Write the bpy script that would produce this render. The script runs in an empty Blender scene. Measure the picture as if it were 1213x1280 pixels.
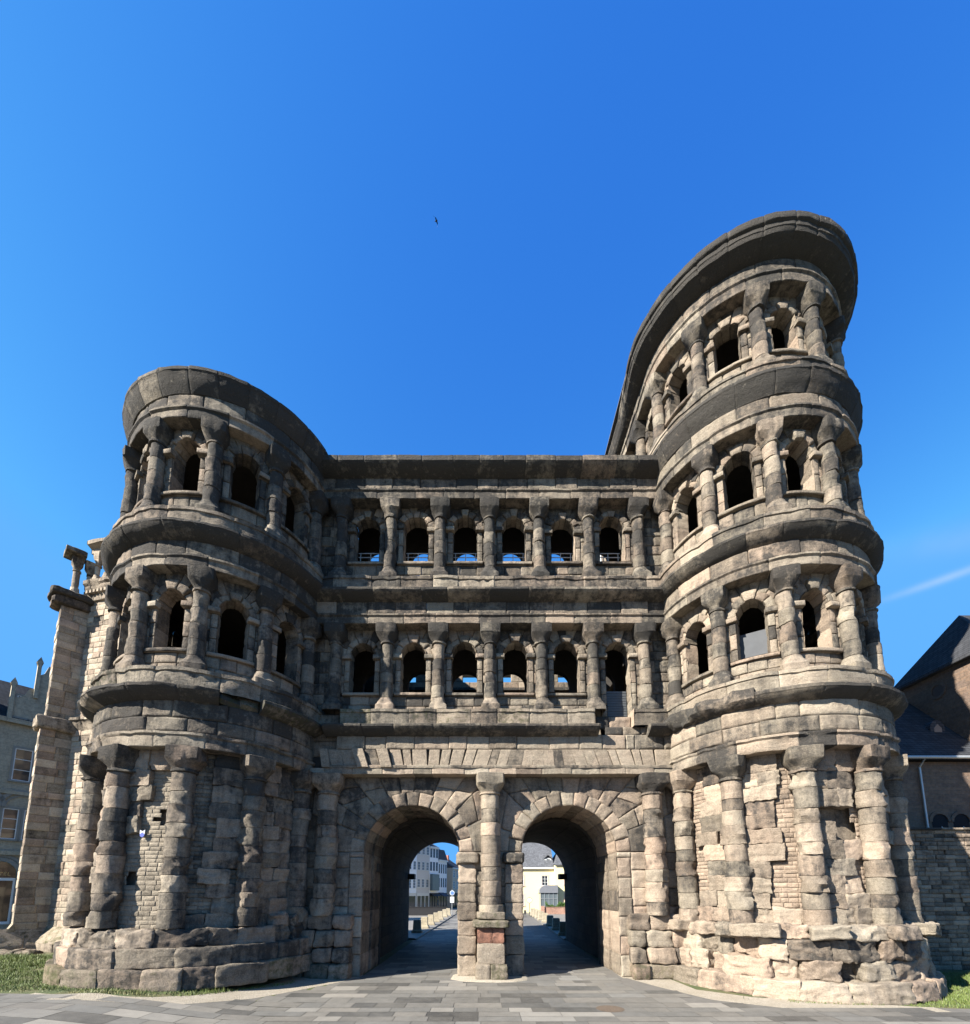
import bpy, math
import numpy as np
rad = math.radians
rng = np.random.default_rng(11)
SC = bpy.context.scene
COL = SC.collection

# ---------------------------------------------------------------- noise
def _h(ix, iy, iz, seed):
    h = (ix * 374761393 + iy * 668265263 + iz * 1440662683 + seed * 97463477) & 0xffffffff
    h = ((h ^ (h >> 13)) * 1274126177) & 0xffffffff
    h = h ^ (h >> 16)
    return h / 2147483648.0 - 1.0
def vn(P, seed=0):
    f = np.floor(P); i = f.astype(np.int64); t = P - f; t = t * t * (3 - 2 * t)
    x, y, z = i[..., 0], i[..., 1], i[..., 2]; a, b, c = t[..., 0], t[..., 1], t[..., 2]
    def L(p, q, k): return p + (q - p) * k
    return L(L(L(_h(x, y, z, seed), _h(x+1, y, z, seed), a), L(_h(x, y+1, z, seed), _h(x+1, y+1, z, seed), a), b),
             L(L(_h(x, y, z+1, seed), _h(x+1, y, z+1, seed), a), L(_h(x, y+1, z+1, seed), _h(x+1, y+1, z+1, seed), a), b), c)
def fbm(P, seed=0):
    return (vn(P, seed) + .5 * vn(P * 2.1 + 7.3, seed + 1)) / 1.3

# ---------------------------------------------------------------- mesh builder
class MB:
    def __init__(s): s.V = []; s.Q = []; s.T = []; s.A = []; s.n = 0
    def add(s, V, Q=None, T=None, at=(.5, .3, .3, 0)):
        V = np.asarray(V, float).reshape(-1, 3)
        if Q is not None and len(Q): s.Q.append(np.asarray(Q, int).reshape(-1, 4) + s.n)
        if T is not None and len(T): s.T.append(np.asarray(T, int).reshape(-1, 3) + s.n)
        A = np.empty((len(V), 4)); A[:] = at
        s.V.append(V); s.A.append(A); s.n += len(V)
    def grid(s, P, at=(.5, .3, .3, 0), closed=False):
        nu, nv = P.shape[:2]
        I = np.arange(nu * nv).reshape(nu, nv)
        if closed: I = np.concatenate([I, I[:1]], 0)
        q = np.stack([I[:-1, :-1], I[1:, :-1], I[1:, 1:], I[:-1, 1:]], -1).reshape(-1, 4)
        if isinstance(at, np.ndarray): at = at.reshape(-1, 4)
        s.add(P.reshape(-1, 3), q, at=at)
    def box(s, c, d, at=(.5, .3, .3, 0), rz=0., M=None):
        x, y, z = [v / 2 for v in d]
        V = np.array([[-x,-y,-z],[x,-y,-z],[x,y,-z],[-x,y,-z],[-x,-y,z],[x,-y,z],[x,y,z],[-x,y,z]])
        if rz: V = V @ np.array([[math.cos(rz), math.sin(rz), 0], [-math.sin(rz), math.cos(rz), 0], [0, 0, 1]])
        V = V + np.array(c, float)
        if M: V = np.array([M(*p) for p in V])
        s.add(V, [[0,3,2,1],[4,5,6,7],[0,1,5,4],[1,2,6,5],[2,3,7,6],[3,0,4,7]], at=at)
    def prism(s, pts, lo, hi, M, at=(.5, .3, .3, 0)):
        # outline pts in (a,b), extruded along c from lo to hi; M maps (a,b,c)->xyz
        n = len(pts)
        V = [M(a, b, lo) for a, b in pts] + [M(a, b, hi) for a, b in pts]
        Q = [[i, (i+1) % n, n + (i+1) % n, n + i] for i in range(n)]
        ca = np.mean(pts, 0); V += [M(ca[0], ca[1], lo), M(ca[0], ca[1], hi)]
        T = [[2*n, (i+1) % n, i] for i in range(n)] + [[2*n+1, n+i, n+(i+1) % n] for i in range(n)]
        s.add(V, Q, T, at)
    def tube(s, pts, r, n=8, at=(.5, .3, .3, 0)):
        pts = [np.array(p, float) for p in pts]; rings = []
        for i, p in enumerate(pts):
            d = pts[min(i+1, len(pts)-1)] - pts[max(i-1, 0)]; d /= np.linalg.norm(d)
            a = np.cross(d, [0, 0, 1.]) if abs(d[2]) < .9 else np.cross(d, [1., 0, 0]); a /= np.linalg.norm(a); b = np.cross(d, a)
            rr = r[i] if isinstance(r, (list, tuple)) else r
            th = np.linspace(0, 2*math.pi, n, endpoint=False)
            rings.append(p + rr * (np.cos(th)[:, None] * a + np.sin(th)[:, None] * b))
        s.grid(np.array(rings).transpose(1, 0, 2), at, closed=True)
        for e in (0, -1):
            V = np.vstack([rings[e], pts[e]]); s.add(V, T=[[i, (i+1) % n, n] for i in range(n)], at=at)
    def build(s, name, mat, parent=None, smooth=True, sharp=38):
        V = np.concatenate(s.V); A = np.concatenate(s.A)
        Q = np.concatenate(s.Q) if s.Q else np.zeros((0, 4), int)
        T = np.concatenate(s.T) if s.T else np.zeros((0, 3), int)
        me = bpy.data.meshes.new(name)
        me.vertices.add(len(V)); me.vertices.foreach_set('co', V.astype(np.float32).ravel())
        lv = np.concatenate([Q.ravel(), T.ravel()]).astype(np.int32)
        me.loops.add(len(lv)); me.loops.foreach_set('vertex_index', lv)
        ls = np.concatenate([np.arange(len(Q)) * 4, len(Q) * 4 + np.arange(len(T)) * 3]).astype(np.int32)
        me.polygons.add(len(ls)); me.polygons.foreach_set('loop_start', ls)
        me.polygons.foreach_set('use_smooth', np.full(len(ls), smooth))
        me.update(calc_edges=True)
        if smooth and sharp: me.set_sharp_from_angle(angle=rad(sharp))
        at = me.attributes.new('st', 'FLOAT_COLOR', 'POINT'); at.data.foreach_set('color', A.astype(np.float32).ravel())
        me.materials.append(mat)
        o = bpy.data.objects.new(name, me); COL.objects.link(o)
        if parent: o.parent = parent
        return o

def tag(o, label=None, cat=None, group=None, kind=None):
    if label: o['label'] = label
    if cat: o['category'] = cat
    if group: o['group'] = group
    if kind: o['kind'] = kind
    return o
def empty(name, loc=(0, 0, 0), rz=0.):
    o = bpy.data.objects.new(name, None); COL.objects.link(o); o.location = loc; o.rotation_euler = (0, 0, rz); return o
def copy_tree(o, parent=None):
    c = o.copy(); COL.objects.link(c)
    if parent: c.parent = parent
    for ch in list(o.children): copy_tree(ch, c)
    return c
def at_obj(o, loc):
    o.location = loc; return o

# ---------------------------------------------------------------- materials
class NT:
    def __init__(s, name):
        s.m = bpy.data.materials.new(name); s.m.use_nodes = True; s.t = s.m.node_tree; s.t.nodes.clear()
        s.out = s.t.nodes.new('ShaderNodeOutputMaterial'); s.b = s.n('ShaderNodeBsdfPrincipled'); s.t.links.new(s.b.outputs[0], s.out.inputs[0])
    def n(s, ty, ins=None, **kw):
        nd = s.t.nodes.new(ty)
        for k, v in kw.items(): setattr(nd, k, v)
        for k, v in (ins or {}).items(): s.set(nd, k, v)
        return nd
    def set(s, nd, k, v):
        i = nd.inputs[k]
        if hasattr(v, 'outputs'): v = v.outputs[0]
        if isinstance(v, bpy.types.NodeSocket): s.t.links.new(v, i)
        else: i.default_value = v
    def math(s, op, a, b=0., c=0.): return s.n('ShaderNodeMath', {0: a, 1: b, 2: c}, operation=op).outputs[0]
    def mix(s, f, a, b, blend='MIX'):
        nd = s.n('ShaderNodeMix', data_type='RGBA', blend_type=blend); s.set(nd, 0, f); s.set(nd, 6, a); s.set(nd, 7, b); return nd.outputs[2]
    def ramp(s, f, lo, hi, a=0., b=1.): return s.n('ShaderNodeMapRange', {0: f, 1: lo, 2: hi, 3: a, 4: b}).outputs[0]
    def noise(s, vec, scale, detail=5, rough=.6): return s.n('ShaderNodeTexNoise', {'Vector': vec, 'Scale': scale, 'Detail': detail, 'Roughness': rough}).outputs[0]
def rgb(r, g, b): return (r, g, b, 1)

def stone_mat(name, c1=(.238,.202,.152), c2=(.268,.20,.146), soot=(.031,.0295,.027), bump=.6, sootk=1.0, wash=.0):
    t = NT(name); P = t.n('ShaderNodeNewGeometry').outputs['Position']
    at = t.n('ShaderNodeAttribute', attribute_name='st'); sp = t.n('ShaderNodeSeparateColor', {0: at.outputs['Color']})
    tint, so, warm, moss = sp.outputs[0], sp.outputs[1], sp.outputs[2], at.outputs['Alpha']
    n1 = t.noise(P, 1.1, 7, .65); n2 = t.noise(P, 5.5, 8, .7); n3 = t.noise(P, 24, 7, .8)
    st = t.n('ShaderNodeMapping', {0: P, 3: (3.2, 3.2, .32)}); ns = t.noise(st, 1.0, 6, .65)
    bd = t.n('ShaderNodeMapping', {0: P, 3: (.7, .7, 9.)}); nb = t.noise(bd, 1.0, 4, .6)
    w = t.math('ADD', warm, t.math('MULTIPLY_ADD', n1, 1.0, -.5))
    c = t.mix(t.ramp(w, .1, .9), rgb(*c1), rgb(*c2))
    v = t.math('ADD', t.math('MULTIPLY_ADD', tint, .7, .58), t.math('MULTIPLY_ADD', n3, 1.9, -.95))
    v = t.math('ADD', v, t.math('MULTIPLY_ADD', nb, .5, -.25))
    v = t.math('ADD', v, t.math('MULTIPLY_ADD', n2, 1.1, -.55))
    c = t.mix(1.0, c, t.n('ShaderNodeCombineColor', {0: v, 1: v, 2: v}).outputs[0], 'MULTIPLY')
    # black gypsum crust
    f = t.math('ADD', t.math('MULTIPLY', so, 1.05 * sootk), t.math('MULTIPLY_ADD', n1, 1.5, -.75))
    f = t.math('ADD', f, t.math('MULTIPLY_ADD', ns, 1.1, -.55)); f = t.math('ADD', f, t.math('MULTIPLY_ADD', n2, 1.5, -.75))
    f = t.ramp(f, .22, .86)
    v2 = t.math('MULTIPLY_ADD', n3, 1.3, .35)
    sc = t.mix(1.0, rgb(*soot), t.n('ShaderNodeCombineColor', {0: v2, 1: v2, 2: v2}).outputs[0], 'MULTIPLY')
    c = t.mix(t.math('MULTIPLY', f, .93), c, sc)
    # pale salts and lichen
    l = t.math('MULTIPLY', t.ramp(t.noise(P, 3.1, 9, .75), .61, .72), .42)
    c = t.mix(l, c, rgb(.33, .29, .23))
    mo = t.ramp(t.math('ADD', moss, t.math('MULTIPLY_ADD', n2, 1.6, -.8)), .35, .8)
    c = t.mix(t.math('MULTIPLY', mo, .8), c, rgb(.055, .058, .02))
    t.set(t.b, 'Base Color', c); t.set(t.b, 'Roughness', .93); t.set(t.b, 'Specular IOR Level', .2)
    hgt = t.math('ADD', t.math('MULTIPLY', n2, 1.0), t.math('MULTIPLY', n3, .6))
    vo = t.n('ShaderNodeTexVoronoi', {'Vector': P, 'Scale': 17.}); pit = t.ramp(vo.outputs[0], .0, .28, -.28, 0.)
    hgt = t.math('ADD', hgt, t.math('MULTIPLY', pit, t.ramp(n1, .45, .6)))
    hgt = t.math('ADD', hgt, t.math('MULTIPLY', nb, .35))
    bp = t.n('ShaderNodeBump', {'Strength': bump, 'Distance': .11, 'Height': hgt}); t.set(t.b, 'Normal', bp)
    return t.m

def masonry_mat(name, ca, cb, cm, sx=.5, sz=.18, bump=.5, dirt=.5, mortar=.012, vec='Object'):
    """small coursed masonry drawn by a brick texture on x+y / z of the object"""
    t = NT(name); tc = t.n('ShaderNodeTexCoord').outputs[vec]
    sx_ = t.n('ShaderNodeSeparateXYZ', {0: tc}); u = t.math('ADD', sx_.outputs[0], sx_.outputs[1])
    wob = t.noise(tc, 2.5, 3); u = t.math('ADD', u, t.math('MULTIPLY', wob, .25)); z = t.math('ADD', sx_.outputs[2], t.math('MULTIPLY', wob, .07))
    v = t.n('ShaderNodeCombineXYZ', {0: u, 1: z})
    br = t.n('ShaderNodeTexBrick', {'Vector': v, 'Color1': rgb(*ca), 'Color2': rgb(*cb), 'Mortar': rgb(*cm), 'Scale': 1., 'Mortar Size': mortar, 'Bias': 0., 'Brick Width': sx, 'Row Height': sz, 'Mortar Smooth': .4})
    n = t.noise(tc, 6, 7, .7); n1 = t.noise(tc, .8, 6, .7)
    k = t.math('ADD', t.math('MULTIPLY_ADD', n, 1.3, .3), t.math('MULTIPLY_ADD', n1, dirt * 2, -dirt))
    c = t.mix(1., br.outputs[0], t.n('ShaderNodeCombineColor', {0: k, 1: k, 2: k}).outputs[0], 'MULTIPLY')
    t.set(t.b, 'Base Color', c); t.set(t.b, 'Roughness', .92); t.set(t.b, 'Specular IOR Level', .2)
    h = t.math('ADD', t.math('MULTIPLY', br.outputs[1], -1.2), n)
    t.set(t.b, 'Normal', t.n('ShaderNodeBump', {'Strength': bump, 'Distance': .04, 'Height': h}))
    return t.m

def plain(name, c, rough=.7, metal=0., var=.25, scale=3., bump=0., spec=.3):
    t = NT(name); P = t.n('ShaderNodeTexCoord').outputs['Object']; n = t.noise(P, scale, 6, .65)
    k = t.math('MULTIPLY_ADD', n, var * 2, 1 - var)
    t.set(t.b, 'Base Color', t.mix(1., rgb(*c), t.n('ShaderNodeCombineColor', {0: k, 1: k, 2: k}).outputs[0], 'MULTIPLY'))
    t.set(t.b, 'Roughness', rough); t.set(t.b, 'Metallic', metal); t.set(t.b, 'Specular IOR Level', spec)
    if bump: t.set(t.b, 'Normal', t.n('ShaderNodeBump', {'Strength': bump, 'Distance': .03, 'Height': n}))
    return t.m
def slate_mat(name, c=(.05, .055, .065)):
    t = NT(name); P = t.n('ShaderNodeTexCoord').outputs['Object']; s = t.n('ShaderNodeSeparateXYZ', {0: P})
    v = t.n('ShaderNodeCombineXYZ', {0: t.math('ADD', s.outputs[0], s.outputs[1]), 1: s.outputs[2]})
    br = t.n('ShaderNodeTexBrick', {'Vector': v, 'Color1': rgb(*c), 'Color2': rgb(*[q * 1.5 for q in c]), 'Mortar': rgb(*[q * .35 for q in c]), 'Scale': 1., 'Mortar Size': .012, 'Brick Width': .3, 'Row Height': .16})
    n = t.noise(P, 1.2, 6, .7); k = t.math('MULTIPLY_ADD', n, 1., .5)
    t.set(t.b, 'Base Color', t.mix(1., br.outputs[0], t.n('ShaderNodeCombineColor', {0: k, 1: k, 2: k}).outputs[0], 'MULTIPLY'))
    t.set(t.b, 'Roughness', .85); t.set(t.b, 'Specular IOR Level', .12); t.set(t.b, 'Normal', t.n('ShaderNodeBump', {'Strength': .4, 'Distance': .03, 'Height': t.math('MULTIPLY', br.outputs[1], -1.)}))
    return t.m
def glass_mat(name, c=(.02, .025, .03)):
    t = NT(name); t.set(t.b, 'Base Color', rgb(*c)); t.set(t.b, 'Roughness', .06); t.set(t.b, 'Specular IOR Level', .8); return t.m

STONE = stone_mat('weathered_sandstone')
BRONZE = stone_mat('brown_sandstone', (.34, .285, .21), (.30, .225, .165), (.03, .026, .022), .45, .75)
DARKIN = plain('shade_dark_interior_stone', (.045, .04, .034), .95, bump=.6, var=.5)  # low albedo paints the shade of the rooms into the stone
SLATE = slate_mat('blue_grey_slate')
GLASS = glass_mat('window_glass')
WHITE = plain('white_painted_wood', (.62, .62, .60), .5, var=.08)
ZINC = plain('zinc_metal', (.33, .35, .36), .45, .6, var=.15)
IRON = plain('dark_iron', (.03, .03, .032), .5, .5)
PASS = masonry_mat('shade_dark_passage_masonry', (.062, .054, .045), (.038, .034, .03), (.022, .02, .018), 1.1, .55, .9, .5, .014)  # stone colour darkened to stand in for the passage shade
RUBBLE = masonry_mat('grey_rubble_masonry', (.12, .10, .08), (.08, .07, .06), (.1, .09, .08), .42, .17, .8, .35)

# ---------------------------------------------------------------- surfaces
R0 = 3.85
XT, YT = 12.25, -.1
def xt(side): return XT if side > 0 else -12.14
def flat(Y0):
    def S(u, v, w): return np.stack([u + 0 * w, Y0 - w + 0 * u, v + 0 * w + 0 * u], -1)
    return S
def tower(side):
    lim = R0 * math.pi / 2
    def S(u, v, w):
        u, v, w = np.broadcast_arrays(np.asarray(u, float), np.asarray(v, float), np.asarray(w, float))
        th = np.clip(u / R0, -math.pi / 2, math.pi / 2); ex = np.maximum(np.abs(u) - lim, 0)
        w = np.where(w > .7, .7 + (w - .7) * (1 - .6 * np.clip(ex / 3, 0, 1)), w) # the cornice narrows along the straight flanks
        return np.stack([xt(side) + (R0 + w) * np.sin(th), YT - (R0 + w) * np.cos(th) + ex, v], -1)
    return S
def ang(deg): return rad(deg) * R0

def jit(soot, warm=.35, moss=0., ds=.19):
    return (float(np.clip(rng.normal(.5, .24), 0, 1)), float(np.clip(soot + rng.normal(0, ds), 0, 1.2)), float(np.clip(warm + rng.normal(0, .22), 0, 1)), moss)

def axis_pts(L, res):
    if L < .34: return np.array([0, .07, .2, .5, .8, .93, 1]) * L
    n = max(1, int(round((L - .22) / res)))
    return np.concatenate([[0, .02, .055], np.linspace(.11, L - .11, n + 1), [L - .055, L - .02, L]])

def block(mb, S, warp, L, H, w=0., at=(.5, .3, .3, 0), bev=.016, ero=0., bulge=.006, res=.13, depth=.045, off=.014, base=None):
    s = axis_pts(L, res); t = axis_pts(H, res)
    s2, t2 = np.meshgrid(s / L, t / H, indexing='ij')
    u, v = warp(s2, t2)
    D = np.minimum(np.minimum(s2, 1 - s2) * L, np.minimum(t2, 1 - t2) * H)
    P = S(u, v, w) * 1.0
    sd = int(rng.integers(1000))
    n1 = fbm(P * 1.9 + sd, 1); n2 = fbm(P * 6.5, 5); n3 = -np.abs(vn(P * 4.1 + sd, 8)) * 2 + .8
    bw = bev * (1 + .7 * n1) * (1 + 2.2 * ero)
    W = w + rng.normal(0, off) + bulge * (1 - np.exp(-D / .2)) + (.014 + .06 * ero) * (n2 + .5 * n3) * (1 - np.exp(-D / .03)) + ero * .16 * np.minimum(n1 - .1, .1)
    W = W - (depth + ero * .04) * np.exp(-(D / np.maximum(bw, .008)) ** 1.4)
    b = (w if base is None else base) - depth
    W = np.where(D < 1e-6, np.minimum(b, W), W)
    mb.grid(S(u, v, W), at)
def rwarp(u0, u1, v0, v1): return lambda s, t: (u0 + (u1 - u0) * s, v0 + (v1 - v0) * t)
def qwarp(c): # corners (u,v) c00 c10 c11 c01
    c = [np.array(q, float) for q in c]
    def f(s, t):
        return tuple(c[0][k] * (1-s) * (1-t) + c[1][k] * s * (1-t) + c[2][k] * s * t + c[3][k] * (1-s) * t for k in (0, 1))
    return f
def sqf(a, p): return 1. if p == 2 else (np.abs(np.cos(a)) ** p + np.abs(np.sin(a)) ** p) ** (-1 / p)
def pwarp(uc, vc, r0, r1, a0, a1, sq=2): # t from r0 to r1, s from a0 to a1
    def f(s, t):
        a = a0 + (a1 - a0) * s; r = (r0 + (r1 - r0) * t) * sqf(a, sq)
        return uc + r * np.cos(a), vc + r * np.sin(a)
    return f

def splits(a, b, L, jitter=.35):
    n = max(1, int(round((b - a) / L))); k = np.linspace(a, b, n + 1)
    if n > 1: k[1:-1] += rng.uniform(-jitter, jitter, n - 1) * (b - a) / n * .8
    return k
def rect_wall(mb, S, u0, u1, v0, v1, h=.5, L=.95, w=0., at=lambda: jit(.4), **kw):
    vs = splits(v0, v1, h, .15)
    for a, b in zip(vs[:-1], vs[1:]):
        us = splits(u0, u1, L)
        for c, d in zip(us[:-1], us[1:]): block(mb, S, rwarp(c, d, a, b), d - c, b - a, w, at(), **kw)
def sheet(mb, S, u0, u1, v0, v1, w, at=(.2, .9, .3, 0), n=10):
    u, v = np.meshgrid(np.linspace(u0, u1, n), np.linspace(v0, v1, 3), indexing='ij'); mb.grid(S(u, v, np.full_like(u, w)), at)

def arch_bay(wall, win, S, uc, hl, hr, z0, z2, a, sill, spring, rt=.30, at=lambda: jit(.4), att=None, depth=.85, nv=7, proud=.07, imposts=(1, 1), sq=2,
             key=True, h=.5, ero=0., sillslab=True, jw=.26, L=.8, groove=None, jh=.62):
    """wall with an arched opening; masonry goes to wall, dressed surround to win"""
    att = att or at
    if depth < 1.5: spring += rng.normal(0, .035); a *= rng.uniform(.95, 1.04); proud *= rng.uniform(.6, 1.5); rt *= rng.uniform(.85, 1.15)
    u0, u1 = uc - hl, uc + hr; H = z2 - spring
    if sill > z0 + .05: rect_wall(wall, S, u0, u1, z0, sill - (.14 if sillslab else 0), h, L, 0, at, ero=ero)
    for sg, e in ((-1, u0), (1, u1)):
        ja = uc + sg * a; jb = uc + sg * (a + jw)
        lo, hi = min(jb, e), max(jb, e)
        if hi - lo > .08: rect_wall(wall, S, lo, hi, sill, spring, h, L, 0, at, ero=ero)
        rect_wall(win, S, min(ja, jb), max(ja, jb), sill, spring - .22, jh, 1., proud * .6, att, base=0., ero=ero * .7)
        k = imposts[(sg + 1) // 2] and rng.random() > .1
        o = rng.uniform(.15, .22) if k else .02
        c0, c1 = uc + sg * (a - (.07 if k else 0)), uc + sg * (a + jw + (.1 if k else 0))
        block(win, S, rwarp(min(c0, c1), max(c0, c1), spring - .22, spring), abs(c1 - c0), .22, o, att(), base=0.)
        if k: # underside and top of the impost
            u, w = np.meshgrid(np.linspace(min(c0, c1), max(c0, c1), 3), np.linspace(-.05, o - .03, 2), indexing='ij')
            win.grid(S(u, np.full_like(u, spring - .215), w), att()); win.grid(S(u, np.full_like(u, spring - .005), w), att())
    # voussoirs
    ks = np.linspace(0, math.pi, nv + 1)
    for i in range(nv):
        pr = proud + rng.normal(0, .03) - (.06 if rng.random() < .2 else 0) + (.06 if key and i == nv // 2 else 0)
        r1 = a + rt * (rng.uniform(.9, 1.1)) + (.06 if key and i == nv // 2 else 0)
        block(win, S, pwarp(uc, spring, a, r1, ks[i], ks[i+1], sq), (a + rt / 2) * (ks[i+1] - ks[i]), r1 - a, pr, att(), base=0., ero=ero, bev=.025)
    # spandrel stones, radial out to the bay's rectangle
    def outer(f):
        c, s_ = np.cos(f), np.sin(f)
        k = np.full_like(f, 1e9)
        k = np.where(c > 1e-6, np.minimum(k, hr / np.maximum(c, 1e-6)), k); k = np.where(c < -1e-6, np.minimum(k, hl / np.maximum(-c, 1e-6)), k)
        return np.where(s_ > 1e-6, np.minimum(k, H / np.maximum(s_, 1e-6)), k)
    cr, cl = math.atan2(H, hr), math.pi - math.atan2(H, hl)
    r1 = a + rt * .86
    for f0, f1, n in ((0, cr, 2), (cr, cl, max(4, nv // 2 + 1)), (cl, math.pi, 2)):
        fs = splits(f0, f1, (f1 - f0) / n, .3)
        for g0, g1 in zip(fs[:-1], fs[1:]):
            rm = float(outer(np.array([(g0 + g1) / 2]))[0])
            nr = max(1, int(round((rm - r1) / (.75 if a > 1 else 1.2))))
            for j in range(nr):
                def wp(s, t, g0=g0, g1=g1, j=j, nr=nr):
                    f = g0 + (g1 - g0) * s; ro = outer(f); k = (j + t) / nr; rb = r1 * sqf(f, sq); r = rb + (np.maximum(ro, rb + .02) - rb) * k
                    return uc + r * np.cos(f), spring + r * np.sin(f)
                block(wall, S, wp, max(.2, (r1 + rm) / 2 * (g1 - g0)), max(.2, (rm - r1) / nr), 0, at(), ero=ero)
    # reveal
    zs = list(np.arange(sill, spring, .45)) + [spring]
    path = [(uc - a, z) for z in zs] + [(uc - a * sqf(f, sq) * math.cos(f), spring + a * sqf(f, sq) * math.sin(f)) for f in np.linspace(0, math.pi, 2 * nv + 1)[1:]] + [(uc + a, z) for z in zs[::-1][1:]]
    ds = np.array([proud - .03, -.06, -.12, -.45, -.5, -.55, -depth])
    if depth > 1.5: ds = np.array([proud - .03, -.06, -.5, -.55, -.6, -1.1, -1.15, -1.2, -depth * .6, -depth])
    if groove: ds = np.array([proud - .03, -.06, -.5, -.55, -.6, -groove[0], -groove[0], -groove[1], -groove[1], -depth * .7, -depth])
    for i in range(len(path) - 1):
        (pa, za), (pb, zb) = path[i], path[i+1]
        if i % 2 == 0: ra, rj = att(), rng.normal(0, .008)
        k = np.linspace(0, 1, 5); g, d = np.meshgrid(k, ds, indexing='ij')
        uu, vv = pa + (pb - pa) * g, za + (zb - za) * g
        nx, nz = uc - (pa + pb) / 2, (spring - .3 if (za + zb) / 2 > spring else (za + zb) / 2) - (za + zb) / 2; q = math.hypot(nx, nz); nx, nz = nx / q, nz / q
        P = S(uu, vv, d); off = fbm(P * 4, 3) * .025 - .03 * np.exp(-(g if i % 2 == 0 else 1 - g) / .06) + rj
        if groove: off = off - .28 * ((np.arange(len(ds)) == 6) | (np.arange(len(ds)) == 7))[None, :]
        off = np.where((g == 0) if i % 2 == 0 else (g == 1), -.03, off) if not groove else off
        win.grid(S(uu + nx * off, vv + nz * off, d), ra)
    if sillslab:
        so = .13; s0, s1 = uc - a - .3, uc + a + .3
        block(win, S, rwarp(s0, s1, sill - .16, sill), s1 - s0, .16, so, att(), base=0., bev=.02)
        u, w = np.meshgrid(np.linspace(s0, s1, 4), np.array([so - .03, -.04]), indexing='ij'); win.grid(S(u, np.full_like(u, sill - .005), w), att()); win.grid(S(u, np.full_like(u, sill - .155), w), att())
        u, w = np.meshgrid(np.linspace(uc - a, uc + a, 4), np.array([.0, -depth]), indexing='ij'); win.grid(S(u, np.full_like(u, sill), w), att())

def strip(mb, S, u0, u1, prof, L=1.1, at=lambda: jit(.7), amp=.03, res=.2, joint=.025, caps=True, ero=0.):
    """moulding: profile [(w,z)] swept along u, cut into stones"""
    pr = []
    for (a, b), (c, d) in zip(prof[:-1], prof[1:]):
        n = max(1, int(math.hypot(c - a, d - b) / .12)); pr += [(a + (c - a) * i / n, b + (d - b) * i / n) for i in range(n)]
    pr = np.array(pr + [prof[-1]]); wm = pr[:, 0].min()
    us = splits(u0, u1, L, .25)
    for a, b in zip(us[:-1], us[1:]):
        l = b - a; n = max(2, int(l / res)); k = np.concatenate([[0, .015 / l, .04 / l], np.linspace(.09 / l, 1 - .09 / l, n), [1 - .04 / l, 1 - .015 / l, 1]])
        k = np.clip(k, 0, 1); g, i = np.meshgrid(k, np.arange(len(pr)), indexing='ij'); u = a + l * g
        w, z = pr[i, 0], pr[i, 1]
        D = np.minimum(g, 1 - g) * l
        P = S(u, z, w); n1 = fbm(P * 2.2, 9); n2 = fbm(P * 7, 4)
        fac = np.clip((w - wm) / .25, 0, 1)
        dw = (amp * n2 + amp * 1.2 * n1 + rng.normal(0, .008) + ero * np.minimum(n1, .05)) * fac - joint * np.exp(-D / .02) * fac
        dz = amp * .6 * n1 * fac
        mb.grid(S(u, z + dz, w + dw), at())
    if caps:
        for e in (u0, u1):
            g, j = np.meshgrid(np.arange(len(pr)), [0, 1], indexing='ij')
            mb.grid(S(np.full(g.shape, e), pr[g, 1], np.where(j == 0, pr[g, 0], wm - .1)), at())

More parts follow.
